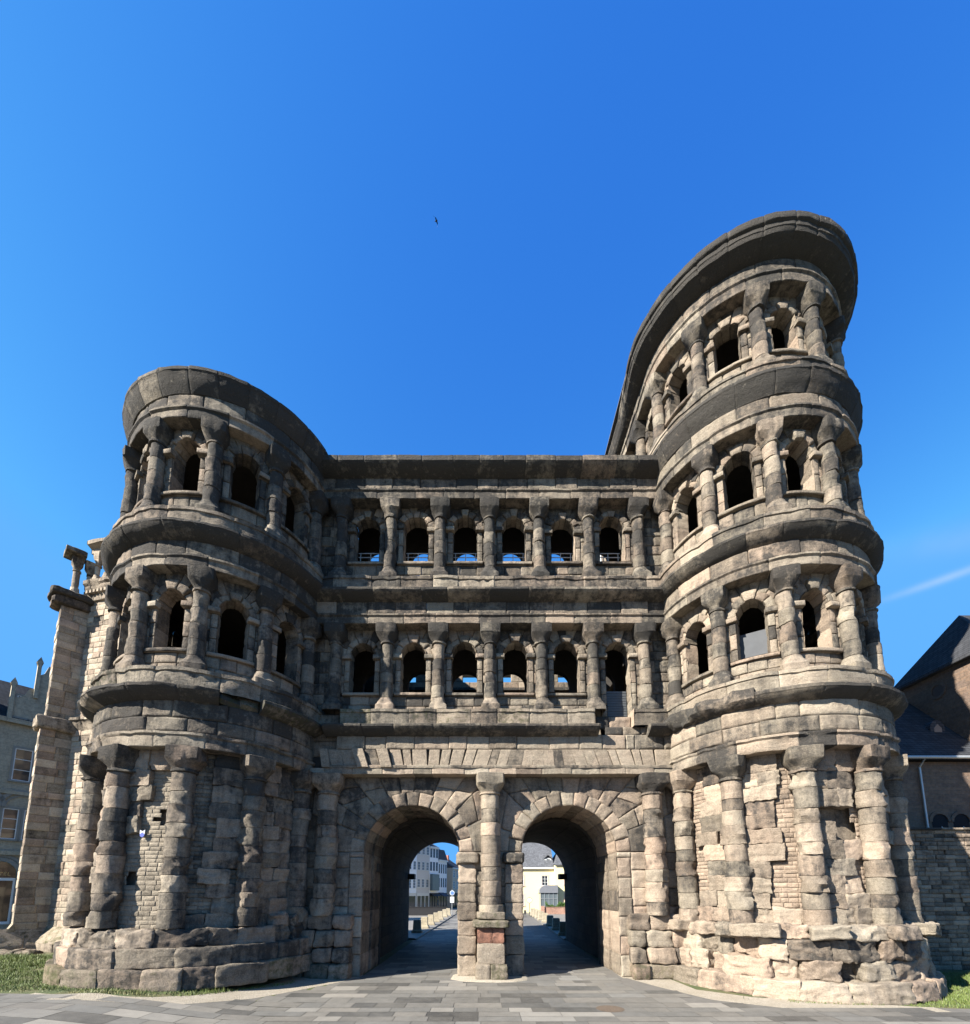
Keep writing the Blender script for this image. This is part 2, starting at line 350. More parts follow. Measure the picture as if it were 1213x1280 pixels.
def column(mb, S, uc, wax, z0, z1, r=.33, soot=.5, warm=.3, drum=.75, ero=.2, base=True, cap=True, capw=.5, basew=.46, boss=0., moss=0., n=30):
    c0 = S(np.array(uc), np.array(0.), np.array(wax)); c1 = S(np.array(uc), np.array(0.), np.array(wax + 1.)); nr = c1 - c0; nr = nr / np.linalg.norm(nr)
    tg = np.array([-nr[1], nr[0], 0.])
    th = np.linspace(0, 2 * math.pi, n, endpoint=False) + math.pi / n
    rows = [] # z, r, p, drum id
    zb, zc = z0, z1
    if base:
        zb = z0 + .62
        rows += [(z0, basew - .02, 12, 0), (z0 + .02, basew, 12, 0), (z0 + .26, basew, 12, 0), (z0 + .285, basew - .025, 10, 0), (z0 + .36, basew * .62 + r * .38, 5, 0), (z0 + .46, basew * .3 + r * .7 + .02, 2.6, 0), (z0 + .55, r + .045, 2.1, 0), (z0 + .6, r + .04, 2, 0)]
    if cap: zc = z1 - .9
    ds = splits(zb, zc, drum, .2)
    for i, (a, b) in enumerate(zip(ds[:-1], ds[1:])):
        h = b - a; r0 = r * (1.05 - .1 * i / max(1, len(ds) - 2)) if cap else r
        rows += [(a, r0 - .03, 2, i + 1), (a + .015, r0 - .004, 2, i + 1)] + [(a + h * k, r0, 2, i + 1) for k in (.12, .3, .5, .7, .88)] + [(b - .015, r0 - .004, 2, i + 1), (b, r0 - .03, 2, i + 1)]
    if cap:
        r0 = r * .95
        rows += [(zc + .01, r0 - .02, 2, 60), (zc + .025, r0 + .05, 2, 60), (zc + .09, r0 + .055, 2, 60), (zc + .11, r0 + .01, 2, 60), (zc + .15, r0 + .015, 2.1, 61), (zc + .26, r0 * .7 + capw * .3, 2.8, 61), (zc + .38, r0 * .25 + capw * .75, 5, 61), (zc + .44, capw - .02, 9, 61), (zc + .47, capw, 12, 61), (zc + .88, capw + .015, 12, 61), (zc + .9, capw - .01, 12, 61)]
    z, rr, p, di = [np.array(q, float) for q in zip(*rows)]
    Z, T = np.meshgrid(z, th, indexing='ij'); p = p[:, None]
    se = (np.abs(np.cos(T)) ** p + np.abs(np.sin(T)) ** p) ** (-1 / p)
    rad_ = rr[:, None] * np.minimum(se, 1.38)
    ids = di.astype(int); K = 80
    ox, oy, er = rng.normal(0, .012, K), rng.normal(0, .012, K), np.abs(rng.normal(0, 1, K))
    x, y = rad_ * np.cos(T), rad_ * np.sin(T)
    P = np.stack([x + c0[0] * 3.1, y + c0[1] * 2.7, Z], -1)
    e = ero * er[ids][:, None]
    nn = fbm(P * 2.4, 2); n2 = fbm(P * 7, 8)
    n3 = .6 - 2 * np.abs(vn(P * 3.3 + 9, 11))
    e = np.minimum(e, .55)
    n4 = vn(P * 15, 21); chip = np.maximum(vn(P * 4.6 + 3, 17) - .52, 0) * -.16
    d = (.012 + .045 * e) * n2 + .006 * n4 + chip * (.4 + e) + e * .09 * n3 + e * .2 * np.minimum(nn, .05) + np.minimum(boss * np.maximum(fbm(P * 2.6 + 50, 6) - .15, 0) * (er[ids][:, None] > .7), .12)
    k = 1 + d / np.maximum(rad_, .1)
    x, y = x * k + ox[ids][:, None], y * k + oy[ids][:, None]
    V = c0[None, None] + x[..., None] * tg + y[..., None] * nr; V[..., 2] = Z + .01 * nn
    at = np.array([jit(soot, warm, moss, .16) for _ in range(K)])
    if cap: at[60:, 1] = np.clip(at[60:, 1] + .18, 0, 1.1)
    A = np.repeat(at[ids][:, None, :], n, 1)
    mb.grid(V.transpose(1, 0, 2), A.transpose(1, 0, 2).copy(), closed=True)

def rock(mb, S, u0, u1, v0, v1, w0, w1, at, p=7, amp=.05, n=9, tilt=0., freq=1.6):
    g = np.linspace(-1, 1, n); a, b = np.meshgrid(g, g, indexing='ij'); o = np.ones_like(a)
    sd = rng.uniform(0, 99, 3); tl = rng.normal(0, 1, 2) * tilt
    dim = np.array([(u1 - u0) / 2, (w1 - w0) / 2, (v1 - v0) / 2])
    for f in ((a, o, b), (a, b, o), (a, b, -o), (-o, a, b), (o, a, b)):
        q = np.stack(f, -1); q = q * ((np.abs(q) ** p).sum(-1) ** (-1 / p))[..., None]; loc = q * dim
        nz = .8 * fbm(loc * freq + sd, 3) + .7 * (.5 - 2 * np.abs(vn(loc * freq * 1.7 + sd, 4))) + .4 * fbm(loc * freq * 3.1 + sd, 7) + .22 * vn(loc * freq * 8 + sd, 5)
        qq = q + (amp * nz)[..., None] * q / dim
        mb.grid(S((u0 + u1) / 2 + qq[..., 0] * dim[0], (v0 + v1) / 2 + qq[..., 2] * dim[2] + tl[1] * q[..., 0] * .1, (w0 + w1) / 2 + qq[..., 1] * dim[1] + tl[0] * q[..., 2] * .1), at)

# ================================================================ THE GATE
gate = tag(empty('roman_gate'), 'huge dark weathered sandstone Roman gate with two arched passages and two round towers', 'city gate')
FW = flat(-.1)
B = 2.35
# ---- levels: column foot, architrave underside, sill, spring, entablature
LV = {2: dict(c0=11.5, c1=15.6, sill=12.52, spring=14.4, a=.57), 3: dict(c0=17.89, c1=21.98, sill=19.1, spring=20.86, a=.58), 4: dict(c0=24.5, c1=28.4, sill=25.7, spring=27.2, a=.56)}
def entab(mb, S, u0, u1, lv, wr, soot, ero=.0, cuts=None, rows=None, dw=0.):
    """architrave, frieze and cornice of storey lv (returns cornice pieces built separately)"""
    A = {1: (8.58, 9.04, 9.16, 10.38), 2: (15.6, 15.98, 16.08, 16.72), 3: (21.98, 22.38, 22.48, 23.12), 4: (28.4, 28.86, 28.96, 29.6)}[lv]
    strip(mb, S, u0, u1, [(-.02, A[0]), (.58 - dw, A[0]), (.6 - dw, A[0] + .02), (.6 - dw, A[1] - .06), (.67 - dw, A[1]), (.67 - dw, A[2] - .03), (.56 - dw, A[2]), (.5 - dw, A[2] + .01)], 1.5, lambda: jit(soot + .05), amp=.014, ero=ero * .6)
    r = rows or {1: 2, 2: 1, 3: 1, 4: 1}[lv]
    rect_wall(mb, S, u0, u1, A[2] - .0, A[3], (A[3] - A[2]) / r, 1.3, .54 - dw, lambda: jit(soot + .02), ero=ero, bulge=.008)
def cornice_prof(lv, wr, wall=False, dw=0.):
    z0, zl, z1 = ({1: (10.28, 10.58, 10.72), 2: (16.66, 16.93, 17.08), 3: (23.06, 23.42, 23.72)} if wall else {1: (10.28, 10.6, 10.76), 2: (16.66, 17.06, 17.2), 3: (23.06, 23.76, 23.95), 4: (29.58, 30.06, 30.62)})[lv]
    wi = .52 - dw; h = zl - z0; b = wr - wi
    if lv == 4: mid = [(wr - .13, zl), (wr - .1, zl + .02), (wr - .1, zl + .2), (wr - .01, zl + .25), (wr, zl + .27), (wr, z1 - .02)]
    else: mid = [(wr - .02, zl), (wr, zl + .02), (wr, z1 - .03)]
    return [(wi - .06, z0), (wi + .05, z0 + .02), (wi + b * .4, z0 + h * .27), (wi + b * .78, z0 + h * .66), (wr - .04 - .1 * (lv == 4), zl - .03)] + mid + [(wr - .04, z1), (.3, z1 + .1)]
STY = {1: (10.76, 11.5), 2: (17.2, 17.89), 3: (23.95, 24.5)}
def stylobate(mb, S, u0, u1, lv, soot, moss=0., L=1.4, ero=0.):
    a, b = STY[lv]; strip(mb, S, u0, u1, [(.66, a), (.67, b - .17), (.72, b - .14), (.72, b - .01), (.69, b), (-.05, b + .02)], L, lambda: jit(soot, .3, moss * float(rng.uniform(.3, 1.)) if moss else 0.), amp=.025, ero=ero)

# ---------------------------------------------------------------- central wall
cw, gs = MB(), None
dimL = lambda s, w=.35: (lambda: jit(s, w))
central = empty('curtain_wall'); central.parent = gate
X3 = 3 * B
AX, AA, SP = 3.42, 2.05, 5.25
def gate_at(): return jit(.30, .5)
for sg in (-1, 1):
    win = MB()
    hl, hr = (8.5 - AX, AX) if sg < 0 else (AX, 8.5 - AX)
    arch_bay(cw, win, FW, sg * AX, hl, hr, 0., 8.6, AA, 0., SP, rt=.66, at=(lambda: jit(.42, .45)) if sg < 0 else (lambda: jit(.22, .55)), att=(lambda: jit(.42, .5)) if sg < 0 else (lambda: jit(.16, .55)),
             depth=3.3, nv=13, proud=.05, imposts=(0, 1) if sg < 0 else (1, 0), key=False, h=.72, ero=.35, sillslab=False, jw=.62, jh=.8, L=1.1, groove=(1.35, 1.75))
    win.build('gate_arch', STONE, central)
# entablature over the ground storey: a row of blocks over a flat arch of slanted stones
en = MB()
strip(en, FW, -8.3, 8.3, [(-.02, 8.58), (.5, 8.58), (.55, 8.6), (.55, 8.86)], 1.2, lambda: jit(.12, .4), amp=.02, ero=.05)
k = splits(-7.3, 8.3, .5, .3)
for i in range(len(k) - 1):
    sl = -.28 * math.sin((k[i] + 7.3) / 5.2 * 2 * math.pi * .5 + .6)
    prd = .26 if i in (0, 3, 5) else 0
    block(en, FW, qwarp([(k[i], 8.86), (k[i+1], 8.86), (k[i+1] + sl, 9.72), (k[i] + sl, 9.72)]), k[i+1] - k[i], .86, .5 + prd * .6, (.5 + .12 * rng.normal(), .1 if rng.random() > .12 else .6, .35, 0), base=.42, bev=.009, bulge=.003, off=.004, depth=.03)
strip(en, FW, -7.2, 8.3, [(.5, 8.84), (.58, 8.86), (.6, 8.96), (.52, 9.0)], .9, lambda: jit(.3), amp=.01)
rect_wall(en, FW, -6.75, 4.9, 9.72, 10.4, .66, 1.15, .5, lambda: jit(.05, .35), ero=.05)
rect_wall(en, FW, 4.9, 8.3, 9.72, 10.4, .66, .9, .46, lambda: jit(.5), ero=.5)
rect_wall(en, FW, -8.3, -6.75, 8.86, 11.4, .62, 1.1, .28, lambda: jit(.7), ero=.35)
rect_wall(en, FW, 5.1, 8.3, 10.4, 10.8, .4, .8, .40, lambda: jit(.55), ero=.5)
en.build('entablature', STONE, central)
for lv_, so_e in ((2, .58), (3, .64)):
    en = MB(); entab(en, FW, -8.3, 8.3, lv_, .95, so_e, rows=1); en.build('entablature', STONE, central)
c = MB(); strip(c, FW, -7.25, 4.72, cornice_prof(1, 1.02, True), 1.7, lambda: jit(.85, .2), amp=.02); c.build('cornice', STONE, central)
c = MB(); strip(c, FW, 6.9, 8.3, cornice_prof(1, 1.02, True), 1.2, lambda: jit(.85, .2), amp=.02); c.build('cornice', STONE, central)
c = MB(); strip(c, FW, -8.4, 8.4, cornice_prof(2, 1.1, True), 1.7, lambda: jit(.82, .2), amp=.018); c.build('cornice', STONE, central)
c = MB(); strip(c, FW, -8.4, 8.4, cornice_prof(3, 1.17, True), 1.3, lambda: jit(.86, .2), amp=.01); c.build('cornice', STONE, central)
cw.build('masonry', STONE, central); cw = MB()
for a_, b_, l_, s_, mo_ in ((-6.6, 4.6, 1, .5, .55), (6.3, 8.3, 1, .5, 0), (-8.3, 8.3, 2, .6, 0)):
    m = MB(); stylobate(m, FW, a_, b_, l_, s_, mo_, ero=.08); m.build('base_course', STONE, central)
rect_wall(cw, FW, 4.6, 6.3, 10.7, 11.3, .6, .8, .3, lambda: jit(.6), ero=.6)
# arcades
for lv, so in ((2, .5), (3, .6)):
    d = LV[lv]
    for i in range(6):
        xc = (i - 2.5) * B; win = MB()
        door = lv == 2 and i == 5
        arch_bay(cw, win, FW, xc, B / 2, B / 2, d['c0'], d['c1'] + .05, d['a'], d['c0'] - .15 if door else d['sill'], d['spring'], rt=.32, at=dimL(so), att=dimL(so - .12), depth=.5 if lv == 2 else .3, nv=5 if lv == 2 else 7, sillslab=not door, proud=.09, key=True)
        w = win.build('window', STONE, central)
        if lv == 3:
            r = MB(); z = d['sill']
            for dz in (1.06, .84): r.tube([(xc - .6, .62, z + dz), (xc + .6, .62, z + dz)], .022, 6)
            for dx in (-.5, .0, .5): r.tube([(xc + dx, .62, z), (xc + dx, .62, z + 1.06)], .022, 6)
            r.build('railing', plain('galvanised_rail', (.4, .4, .4), .5), w)
        if door:
            r = MB(); r.box((xc, .45, 12.1), (1.04, .05, 1.5))
            for q in range(12): r.box((xc, .415, 11.42 + q * .125), (1.02, .03, .1))
            r.build('louvre_panel', plain('grey_sheet_metal', (.075, .08, .085), .5, .3), w)
    for e in (-1, 1): rect_wall(cw, FW, min(e * X3, e * 8.4), max(e * X3, e * 8.4), d['c0'], d['c1'] + .05, .55, .6, 0, dimL(so), ero=.1)
    for i in range(-3, 4):
        m = MB(); column(m, FW, i * B, .24, d['c0'], d['c1'], .272, so + .08, .25, .62 if lv == 2 else .72, .25, capw=.45, basew=.42)
        m.build('column', STONE, central)
    cw.build('masonry', STONE, central); cw = MB()
# ground columns of the wall
for xx, so in ((-X3, .5), (X3, .3)):
    m = MB(); column(m, FW, xx, .25, 2.55, 8.58, .43, so, .5, .68, .5, base=False, capw=.62, boss=.12); m.build('column', STONE, central)
    m = MB()
    for z0, z1, ww in ((0, .62, .62), (.62, 1.25, .52), (1.25, 1.95, .55), (1.95, 2.6, .45)):
        us = splits(xx - 1.25, xx + 1.25, .75)
        for p, q in zip(us[:-1], us[1:]): rock(m, FW, p, q, z0, z1, -.3, ww + rng.normal(0, .06), jit(so, .55, .45 if z0 < .5 else 0), p=9, amp=.05)
    m.build('plinth', STONE, central)
# middle pier
m = MB(); column(m, FW, 0, .28, 2.7, 8.58, .42, .25, .4, .62, .25, base=False, capw=.60, n=26)
column(m, FW, 0, .28, 2.65, 3.0, .52, .4, .3, .4, .1, base=False, cap=False, moss=.35)
m.build('column', STONE, central)
m = MB()
rock(m, FW, -.76, .76, 2.08, 2.38, -.1, 1.0, (.5, .5, .3, .5), p=9, amp=.035); rock(m, FW, -.60, .60, 2.38, 2.72, -.1, .86, (.5, .45, .3, .4), p=8, amp=.035)
rock(m, FW, -.56, .58, .62, 1.46, -.1, .80, (.55, .15, .3, 0), p=14, amp=.03); rock(m, FW, -.62, -.02, 0, .64, -.1, .95, (.5, .3, .3, .2), p=12, amp=.03); rock(m, FW, -.02, .66, 0, .64, -.1, .98, (.5, .4, .3, .5), p=12, amp=.04)
m.build('plinth', STONE, central)
m = MB(); rock(m, FW, -.55, .08, 1.44, 2.1, -.1, .80, (.45, .42, .4, 0), p=16, amp=.03); rock(m, FW, .07, .53, 1.44, 2.1, -.1, .79, (.55, .4, .5, 0), p=16, amp=.03)
m.build('red_stone', stone_mat('red_sandstone', (.27, .125, .08), (.30, .16, .11), (.05, .03, .025), .6, 1.), central)
for sg in (-1, 1): # pier corners beside the column
    m = MB()
    for z0, z1 in ((0, .95), (.95, 1.7), (1.7, 2.35), (2.35, 3.1), (3.1, 3.9), (3.9, 4.75)):
        rock(m, FW, min(sg * .62, sg * 1.4), max(sg * .62, sg * 1.4), z0, z1 - .01, -1.2, .12 + rng.uniform(-.04, .1), jit(.22, .45), p=22, amp=.03, n=14)
    rock(m, FW, min(sg * .5, sg * 1.48), max(sg * .5, sg * 1.48), 4.72, 5.22, -1., .34, jit(.6, .3), p=7, amp=.05)
    m.build('pier_stones', STONE, central)
# inside: gallery floors, inner wall with arches, vaults added to darken the passages
it = MB()
def inner_wall(Y, z0, z2, xs, a, sill, spring, thick=.6):
    S = flat(Y)
    for xc in xs:
        h = B / 2 if len(xs) > 2 else AX
        e = MB()
        zs = [sill] + list(np.linspace(sill, spring, 3))[1:]
        path = [(xc - a, z) for z in zs] + [(xc - a * math.cos(f), spring + a * math.sin(f)) for f in np.linspace(0, math.pi, 17)[1:]] + [(xc + a, z) for z in zs[::-1][1:]]
        pa = np.array(path)
        # outward frame to rectangle
        out = np.array([(xc - h, p[1]) if p[0] < xc and p[1] <= spring else ((xc + h, p[1]) if p[1] <= spring else (xc + h * np.clip((p[0] - xc) / (a * .72), -1, 1), spring + (z2 - spring) * np.clip((p[1] - spring) / (a * .72), 0, 1))) for p in path])
        for d in (0, -thick):
            P = S(np.stack([pa[:, 0], out[:, 0]], 1), np.stack([pa[:, 1], out[:, 1]], 1), np.full((len(pa), 2), d)); it.grid(P)
        it.grid(S(np.stack([pa[:, 0]] * 2, 1), np.stack([pa[:, 1]] * 2, 1), np.tile([0, -thick], (len(pa), 1))))
        if sill > z0: 
            for d in (0, -thick): sheet(it, S, xc - h, xc + h, z0, sill, d)
            it.box((xc, Y + thick / 2, sill - .02), (2 * a, thick, .04))
bx6 = [(i - 2.5) * B for i in range(6)]
inner_wall(2.7, 11.4, 17.1, bx6, .72, 11.4, 14.3, .35); inner_wall(2.4, 17.3, 23.6, bx6, .62, 17.3, 21.2, .3)
for z, y0, y1 in ((9.3, .75, 15), (17.15, .75, 3.1), (23.7, -.5, 2.8)): it.box((0, (y0 + y1) / 2, z), (16.6, y1 - y0, .3))
for e in (-1, 1): it.box((e * 8.2, 1.8, 17.5), (.2, 2.2, 12))
# vaults added over the open court to darken the passages, from y 3.2 to 15
for sg in (-1, 1):
    for y0, y1, a, sp in ((3.2, 4.6, 2.75, 4.5), (4.6, 15., 2.48, 4.85)):
        pv = MB()
        path = [(-a, 0), (-a, sp / 2), (-a, sp)] + [(-a * math.cos(f), sp + a * math.sin(f)) for f in np.linspace(0, math.pi, 25)[1:]] + [(a, sp / 2), (a, 0)]
        pa = np.array(path); ys = np.linspace(y0, y1, 14)
        P = np.stack([sg * AX + np.repeat(pa[:, :1], 14, 1), np.tile(ys, (len(pa), 1)), np.repeat(pa[:, 1:], 14, 1)], -1)
        P[..., 0] += fbm(P * 1.3, 3) * .06; pv.grid(P); pv.build('passage_shade_vault', PASS, central)
    for Y, a, sp, b2 in ((3.3, 1.98, 5.2, 2.9), (4.6, 2.46, 4.8, 2.9)): # ring walls closing the steps
        f = np.linspace(0, math.pi, 25); i = np.stack([-a * np.cos(f), sp + a * np.sin(f)], 1); o = np.stack([-b2 * np.cos(f), sp + b2 * np.sin(f)], 1)
        i = np.vstack([[-a, 0], i, [a, 0]]); o = np.vstack([[-b2, 0], o, [b2, 0]])
        it.grid(np.stack([np.stack([sg * AX + i[:, 0], np.full(27, Y), i[:, 1]], 1), np.stack([sg * AX + o[:, 0], np.full(27, Y), o[:, 1]], 1)], 1))
    for e in (-1, 1): it.box((sg * AX + e * 2.3, 14.6, 4.7), (.6, .9, .4))
    it.box((sg * AX - 2.2, 2.7, 4.7), (.5, .9, .4)); it.box((sg * AX + 2.2, 2.7, 4.7), (.5, .9, .4))
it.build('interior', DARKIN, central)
# rear block: its court side is seen through the galleries
rb = MB(); S12 = flat(12.)
rect_wall(rb, S12, -8.3, 8.3, 9.4, 18.95, .6, 1.2, 0, lambda: jit(.25), res=.5)
strip(rb, S12, -8.3, 8.3, [(0, 18.1), (.3, 18.2), (.3, 18.4), (0, 18.45)], 1.5, lambda: jit(.7), res=.5)
for i in range(6):
    xc = (i - 2.5) * B
    rect_wall(rb, S12, xc + .6, xc + B - .6, 18.95, 19.7, .6, 1.2, 0, lambda: jit(.2), res=.5)
rect_wall(rb, S12, -8.3, 8.3, 19.7, 21, .6, 1.2, 0, lambda: jit(.3), res=.5)
rb.box((0, 14.9, 12.5), (16.4, .3, 7.6)); rb.box((0, 13.5, 17.), (16.4, 2.8, .3)); rb.box((0, 13.5, 21.), (16.8, 3.4, .25))
for sg in (-1, 0, 1): rb.box((sg * 7.1, 14.9, 4.6), (2.4 if sg else 1.88, .3, 9.4), at=(.5, .4, .4, 0))
rb.build('rear_wall', STONE, central)
print('central done')

# ---------------------------------------------------------------- round towers
PW = math.pi / 2 * R0
STEP = 32.7
def ground_bay(mb, S, uc, half, so, warm, mode, rub):
    """blind bay of the ground storey: torn big ashlars over recessed small coursed rubble"""
    z, z1, k = (2.1 if so > .3 else 2.4), 8.6, 0
    ph = rng.uniform(0, 9); L, Rr = uc - half + .25, uc + half - .25
    holes = []
    if mode == 'left_front': holes = [(uc + .42, 6.15, .22, .26), (uc - .62, 3.95, .2, .26)]
    if mode == 'right_front': holes = [(uc - .05, 5.9, .36, .42)]
    if mode == 'right_left': holes = [(uc - .5, 6.15, .26, .09), (uc - .2, 5.5, .26, .10)]
    while z < z1 - .2:
        h = min(rng.uniform(.5, .68), z1 - z); h = z1 - z if z1 - z - h < .3 else h
        f = (z - 2.45) / 6.15; nz = math.sin(k * 1.3 + ph) * .5 + rng.normal(0, .25)
        W = Rr - L
        rub = (.02, .1) if mode == 'left_front' else rub
        if mode == 'left_front': a, b = (L, L + W * (1. if f > .86 else .55 + .2 * nz)) if f > .62 else (None, None) if f < .5 else (L, L + W * .3)
        elif mode == 'right_front': a, b = L, L + W * np.clip(.86 + .2 * nz, .55, 1)
        elif mode == 'right_left': a, b = L, L + W * np.clip(.68 + .14 * nz - (.2 if f < .3 else 0), .3, .85)
        elif mode == 'big': a, b = L, Rr
        else: 
            c = L + W * np.clip(.35 + .25 * nz, 0, .7); a, b = (c, min(Rr, c + W * rng.uniform(.5, .95))) if rng.random() < .85 else (None, None)
        if k == 0 and mode != 'left_front': a, b = L, Rr
        segs = [(L - .25, Rr + .25)] if a is None else [(L - .25, a), (b, Rr + .25)]
        if a is not None:
            us = splits(a, b, .85)
            for p, q in zip(us[:-1], us[1:]):
                if any(abs((p + q) / 2 - hx) < hw + .1 and abs(z + h / 2 - hz) < hh for hx, hz, hw, hh in holes) and mode != 'right_left': 
                    continue
                rock(mb, S, p - .01, q + .01, z - .008, z + h + .008, -.35, .07 + rng.uniform(-.05, .07), jit(so, warm), p=22, amp=.042, n=15, tilt=.2, freq=2.2)
        rh = h / max(1, round(h / .16))
        for r in range(int(round(h / rh))):
            for (p, q) in segs:
                if q - p < .12: continue
                us = splits(p, q, .34)
                for c, d in zip(us[:-1], us[1:]):
                    zc = z + (r + .5) * rh
                    if any(abs((c + d) / 2 - hx) < hw + .02 and abs(zc - hz) < hh for hx, hz, hw, hh in holes): continue
                    block(mb, S, rwarp(c, d, z + r * rh, z + (r + 1) * rh), d - c, rh, -.10, (float(np.clip(rng.normal(.5, .2), 0, 1)), rub[0] + rng.normal(0, .08), rub[1], 0), bev=.014 if mode == 'left_front' else .018, depth=.018 if mode == 'left_front' else .026, bulge=.006, off=.005 if mode == 'left_front' else .01, res=.2)
        z += h; k += 1
    sheet(mb, S, L - .3, Rr + .3, 2.3, 8.6, -.42, (.5, .35, .4, 0))

def make_tower(side, top):
    S = tower(side); T = MB(); root = empty('round_tower'); root.parent = gate
    Lf = side < 0
    sg = {1: .42 if Lf else .25, 2: .5 if Lf else .38, 3: .56 if Lf else .43, 4: .46}  # soot levels; the left tower's extra soot also deepens its shade
    out = 1 if not Lf else -1   # sign of the outer straight side
    cols = [-114.5, -81.75, -49.05, -16.35, 16.35, 49.05, 81.75, 114.5]
    # --- ground storey
    modes = {-65.4: 'mix', -32.7: 'right_left', 0: 'right_front', 32.7: 'mix', 65.4: 'mix', 98.1: 'big', -98.1: 'big'} if not Lf else {0: 'left_front', 32.7: 'mix', 65.4: 'big', -32.7: 'mix', -65.4: 'mix', -98.1: 'big', 98.1: 'big'}
    for b, md in modes.items():
        ground_bay(T, S, ang(b), ang(STEP / 2), sg[1], .5 if not Lf else .4, md, (.22, .75) if not Lf else (.38, .2))
    for cdeg in cols:
        m = MB(); column(m, S, ang(cdeg), .2, 2.3, 8.6, .39, sg[1] + .1, .4, .62, .5, base=False, capw=.55, boss=.22, n=34); m.build('column', STONE, root)
    # --- plinth of big worn blocks
    m = MB(); lim = ang(118)
    rows = [(.35, 1.04, 1.02, 1.35), (1.04, 1.66, .86, 1.6), (1.66, 2.24, .70, 1.25), (2.2, 2.75, .5, 1.2)] if Lf else [(0, .62, 1.02, 1.5), (.6, 1.28, .82, 1.1), (1.26, 1.95, .78, .95), (1.92, 2.42, .82, 1.2)]
    for ri, (a, b, w, l) in enumerate(rows):
        us = splits(-lim, lim, l * .8)
        for p, q in zip(us[:-1], us[1:]):
            if ri == 3:
                if Lf and rng.random() < .55: continue
                ledge = (not Lf) and rng.random() < .55
                hh = b + rng.uniform(-.2, .15) if Lf else b
                rock(m, S, p, q, a + (.06 if ledge else 0), hh, -.35, w + (.22 if ledge else rng.uniform(-.3, .0)), jit(sg[1] + .12, .4, .3 if Lf else 0), p=14 if ledge else 8, amp=.05 if ledge else .085, n=15, tilt=.25, freq=2.)
            else:
                er = .045 if (Lf and ri < 2) else (.07 if ri == 0 else .10)
                ww = w + rng.uniform(-.08, .05) - (rng.uniform(0, .25) if (ri > 1 or not Lf) and ri else 0)
                if ri and not Lf and rng.random() < .16: ww -= .35
                ml = .55 if ri == 0 and Lf else .15 if ri == 0 else .0
                rock(m, S, p - .012, q + .012, a - .015, b + rng.uniform(.005, .02), -.4, ww, jit(sg[1] + (.05 if Lf else .02), .5, ml * rng.uniform(.2, 1.3)), p=18 if er < .1 else 12, amp=er * .85, n=19, tilt=.15, freq=1.7)
        if ri < 3: sheet(m, S, -lim, lim, a, min(b, 2.15), .05 if ri < 2 else -.15, (.1, 1., .3, 0), 40)
    m.build('plinth', STONE, root)
    # --- entablatures and cornices
    e = MB(); lim1 = ang(88) ; far = PW + 15.
    rim = {1: 1.0, 2: .93, 3: .80 if Lf else .86, 4: 1.29}
    for lv in range(1, top + 1):
        e = MB(); ero = {1: .3, 2: .12 if Lf else .05, 3: .05, 4: .05}[lv]; dw = (.06 if lv == 1 else .13) if Lf else (.0 if lv == 1 else .06)
        u0, u1 = -lim1, lim1
        if lv == 4: u0, u1 = -PW - 14.9, PW + 14.9
        else: u0, u1 = (-PW - 14.9, lim1) if Lf else (-lim1, PW + 14.9)
        entab(e, S, u0, u1, lv, 0, sg[lv] + (.05 if not Lf else .12), ero=ero, dw=dw)
        c = MB(); so = .84 if not Lf else .86
        if lv == 1 and Lf:
            strip(c, S, u0, ang(29), cornice_prof(1, rim[1], dw=dw), 1.3, lambda: jit(so, .2, .2), amp=.035, ero=.12)
            strip(c, S, ang(47), lim1, cornice_prof(1, rim[1], dw=dw), 1.3, lambda: jit(so, .3, .4), amp=.02)
            strip(e, S, ang(29), ang(47), [(.5, 10.36), (.62, 10.5), (.56, 10.8), (.3, 10.9)], .7, lambda: jit(.7, .3, .5), amp=.08, ero=.3)
        elif lv == 1:
            strip(c, S, u0, ang(-34), [(.5, 10.3), (.72, 10.36), (.95, 10.55), (.98, 10.74), (.9, 10.95), (.5, 11.05)], 1.5, lambda: jit(.75, .3), amp=.07, ero=.25)
            strip(c, S, ang(-34), u1, cornice_prof(1, rim[1], dw=dw), 1.6, lambda: jit(.85, .3), amp=.025, ero=.06)
        else:
            strip(c, S, u0, u1, cornice_prof(lv, rim[lv], dw=dw), .95 if lv == top else 1.2, lambda: jit(so + .1 * (lv == top), .2), amp=.018, ero=.06 if lv < top else .02)
        c.build('cornice', STONE, root)
        e.build('entablature', STONE, root); e = MB()
        if lv < top: stylobate(e, S, u0, u1, lv, sg[lv] + .02, .5 if (lv == 1 and Lf) else 0, ero=.12 if lv == 1 else .06); e.build('base_course', STONE, root)
    # --- upper storeys
    for lv in range(2, top + 1):
        d = LV[lv]; so = sg[lv]
        bays = [-98.1, -65.4, -32.7, 0, 32.7, 65.4, 98.1]
        if lv < 4: bays = [b for b in bays if b * out > -90]
        for b in bays:
            win = MB(); uc, hf = ang(b), ang(STEP / 2)
            arch_bay(T, win, S, uc, hf, hf, d['c0'], d['c1'] + .05, d['a'] * .92, d['sill'], d['spring'], rt=.31, at=lambda: jit(so, .4), att=lambda: jit(so - .1, .4), depth=.6, nv=5, h=.5, ero=.06, proud=.07, L=.8, sq=6 if (lv == 4 and b == -32.7) else 3 if lv == 4 else 2)
            w = win.build('window', STONE, root)
            if side > 0 and lv == 2 and b == -32.7:
                p = MB(); P0 = S(np.array(uc), np.array(13.15), np.array(-.55)); th = ang(b) / R0
                p.box(tuple(P0), (1.2, .05, 1.3), rz=th); p.tube([S(np.array(uc - .5), np.array(13.8), np.array(-.52)), S(np.array(uc + .5), np.array(13.8), np.array(-.52))], .02)
                p.build('metal_screen', plain('screen_metal', (.06, .063, .067), .7), w)
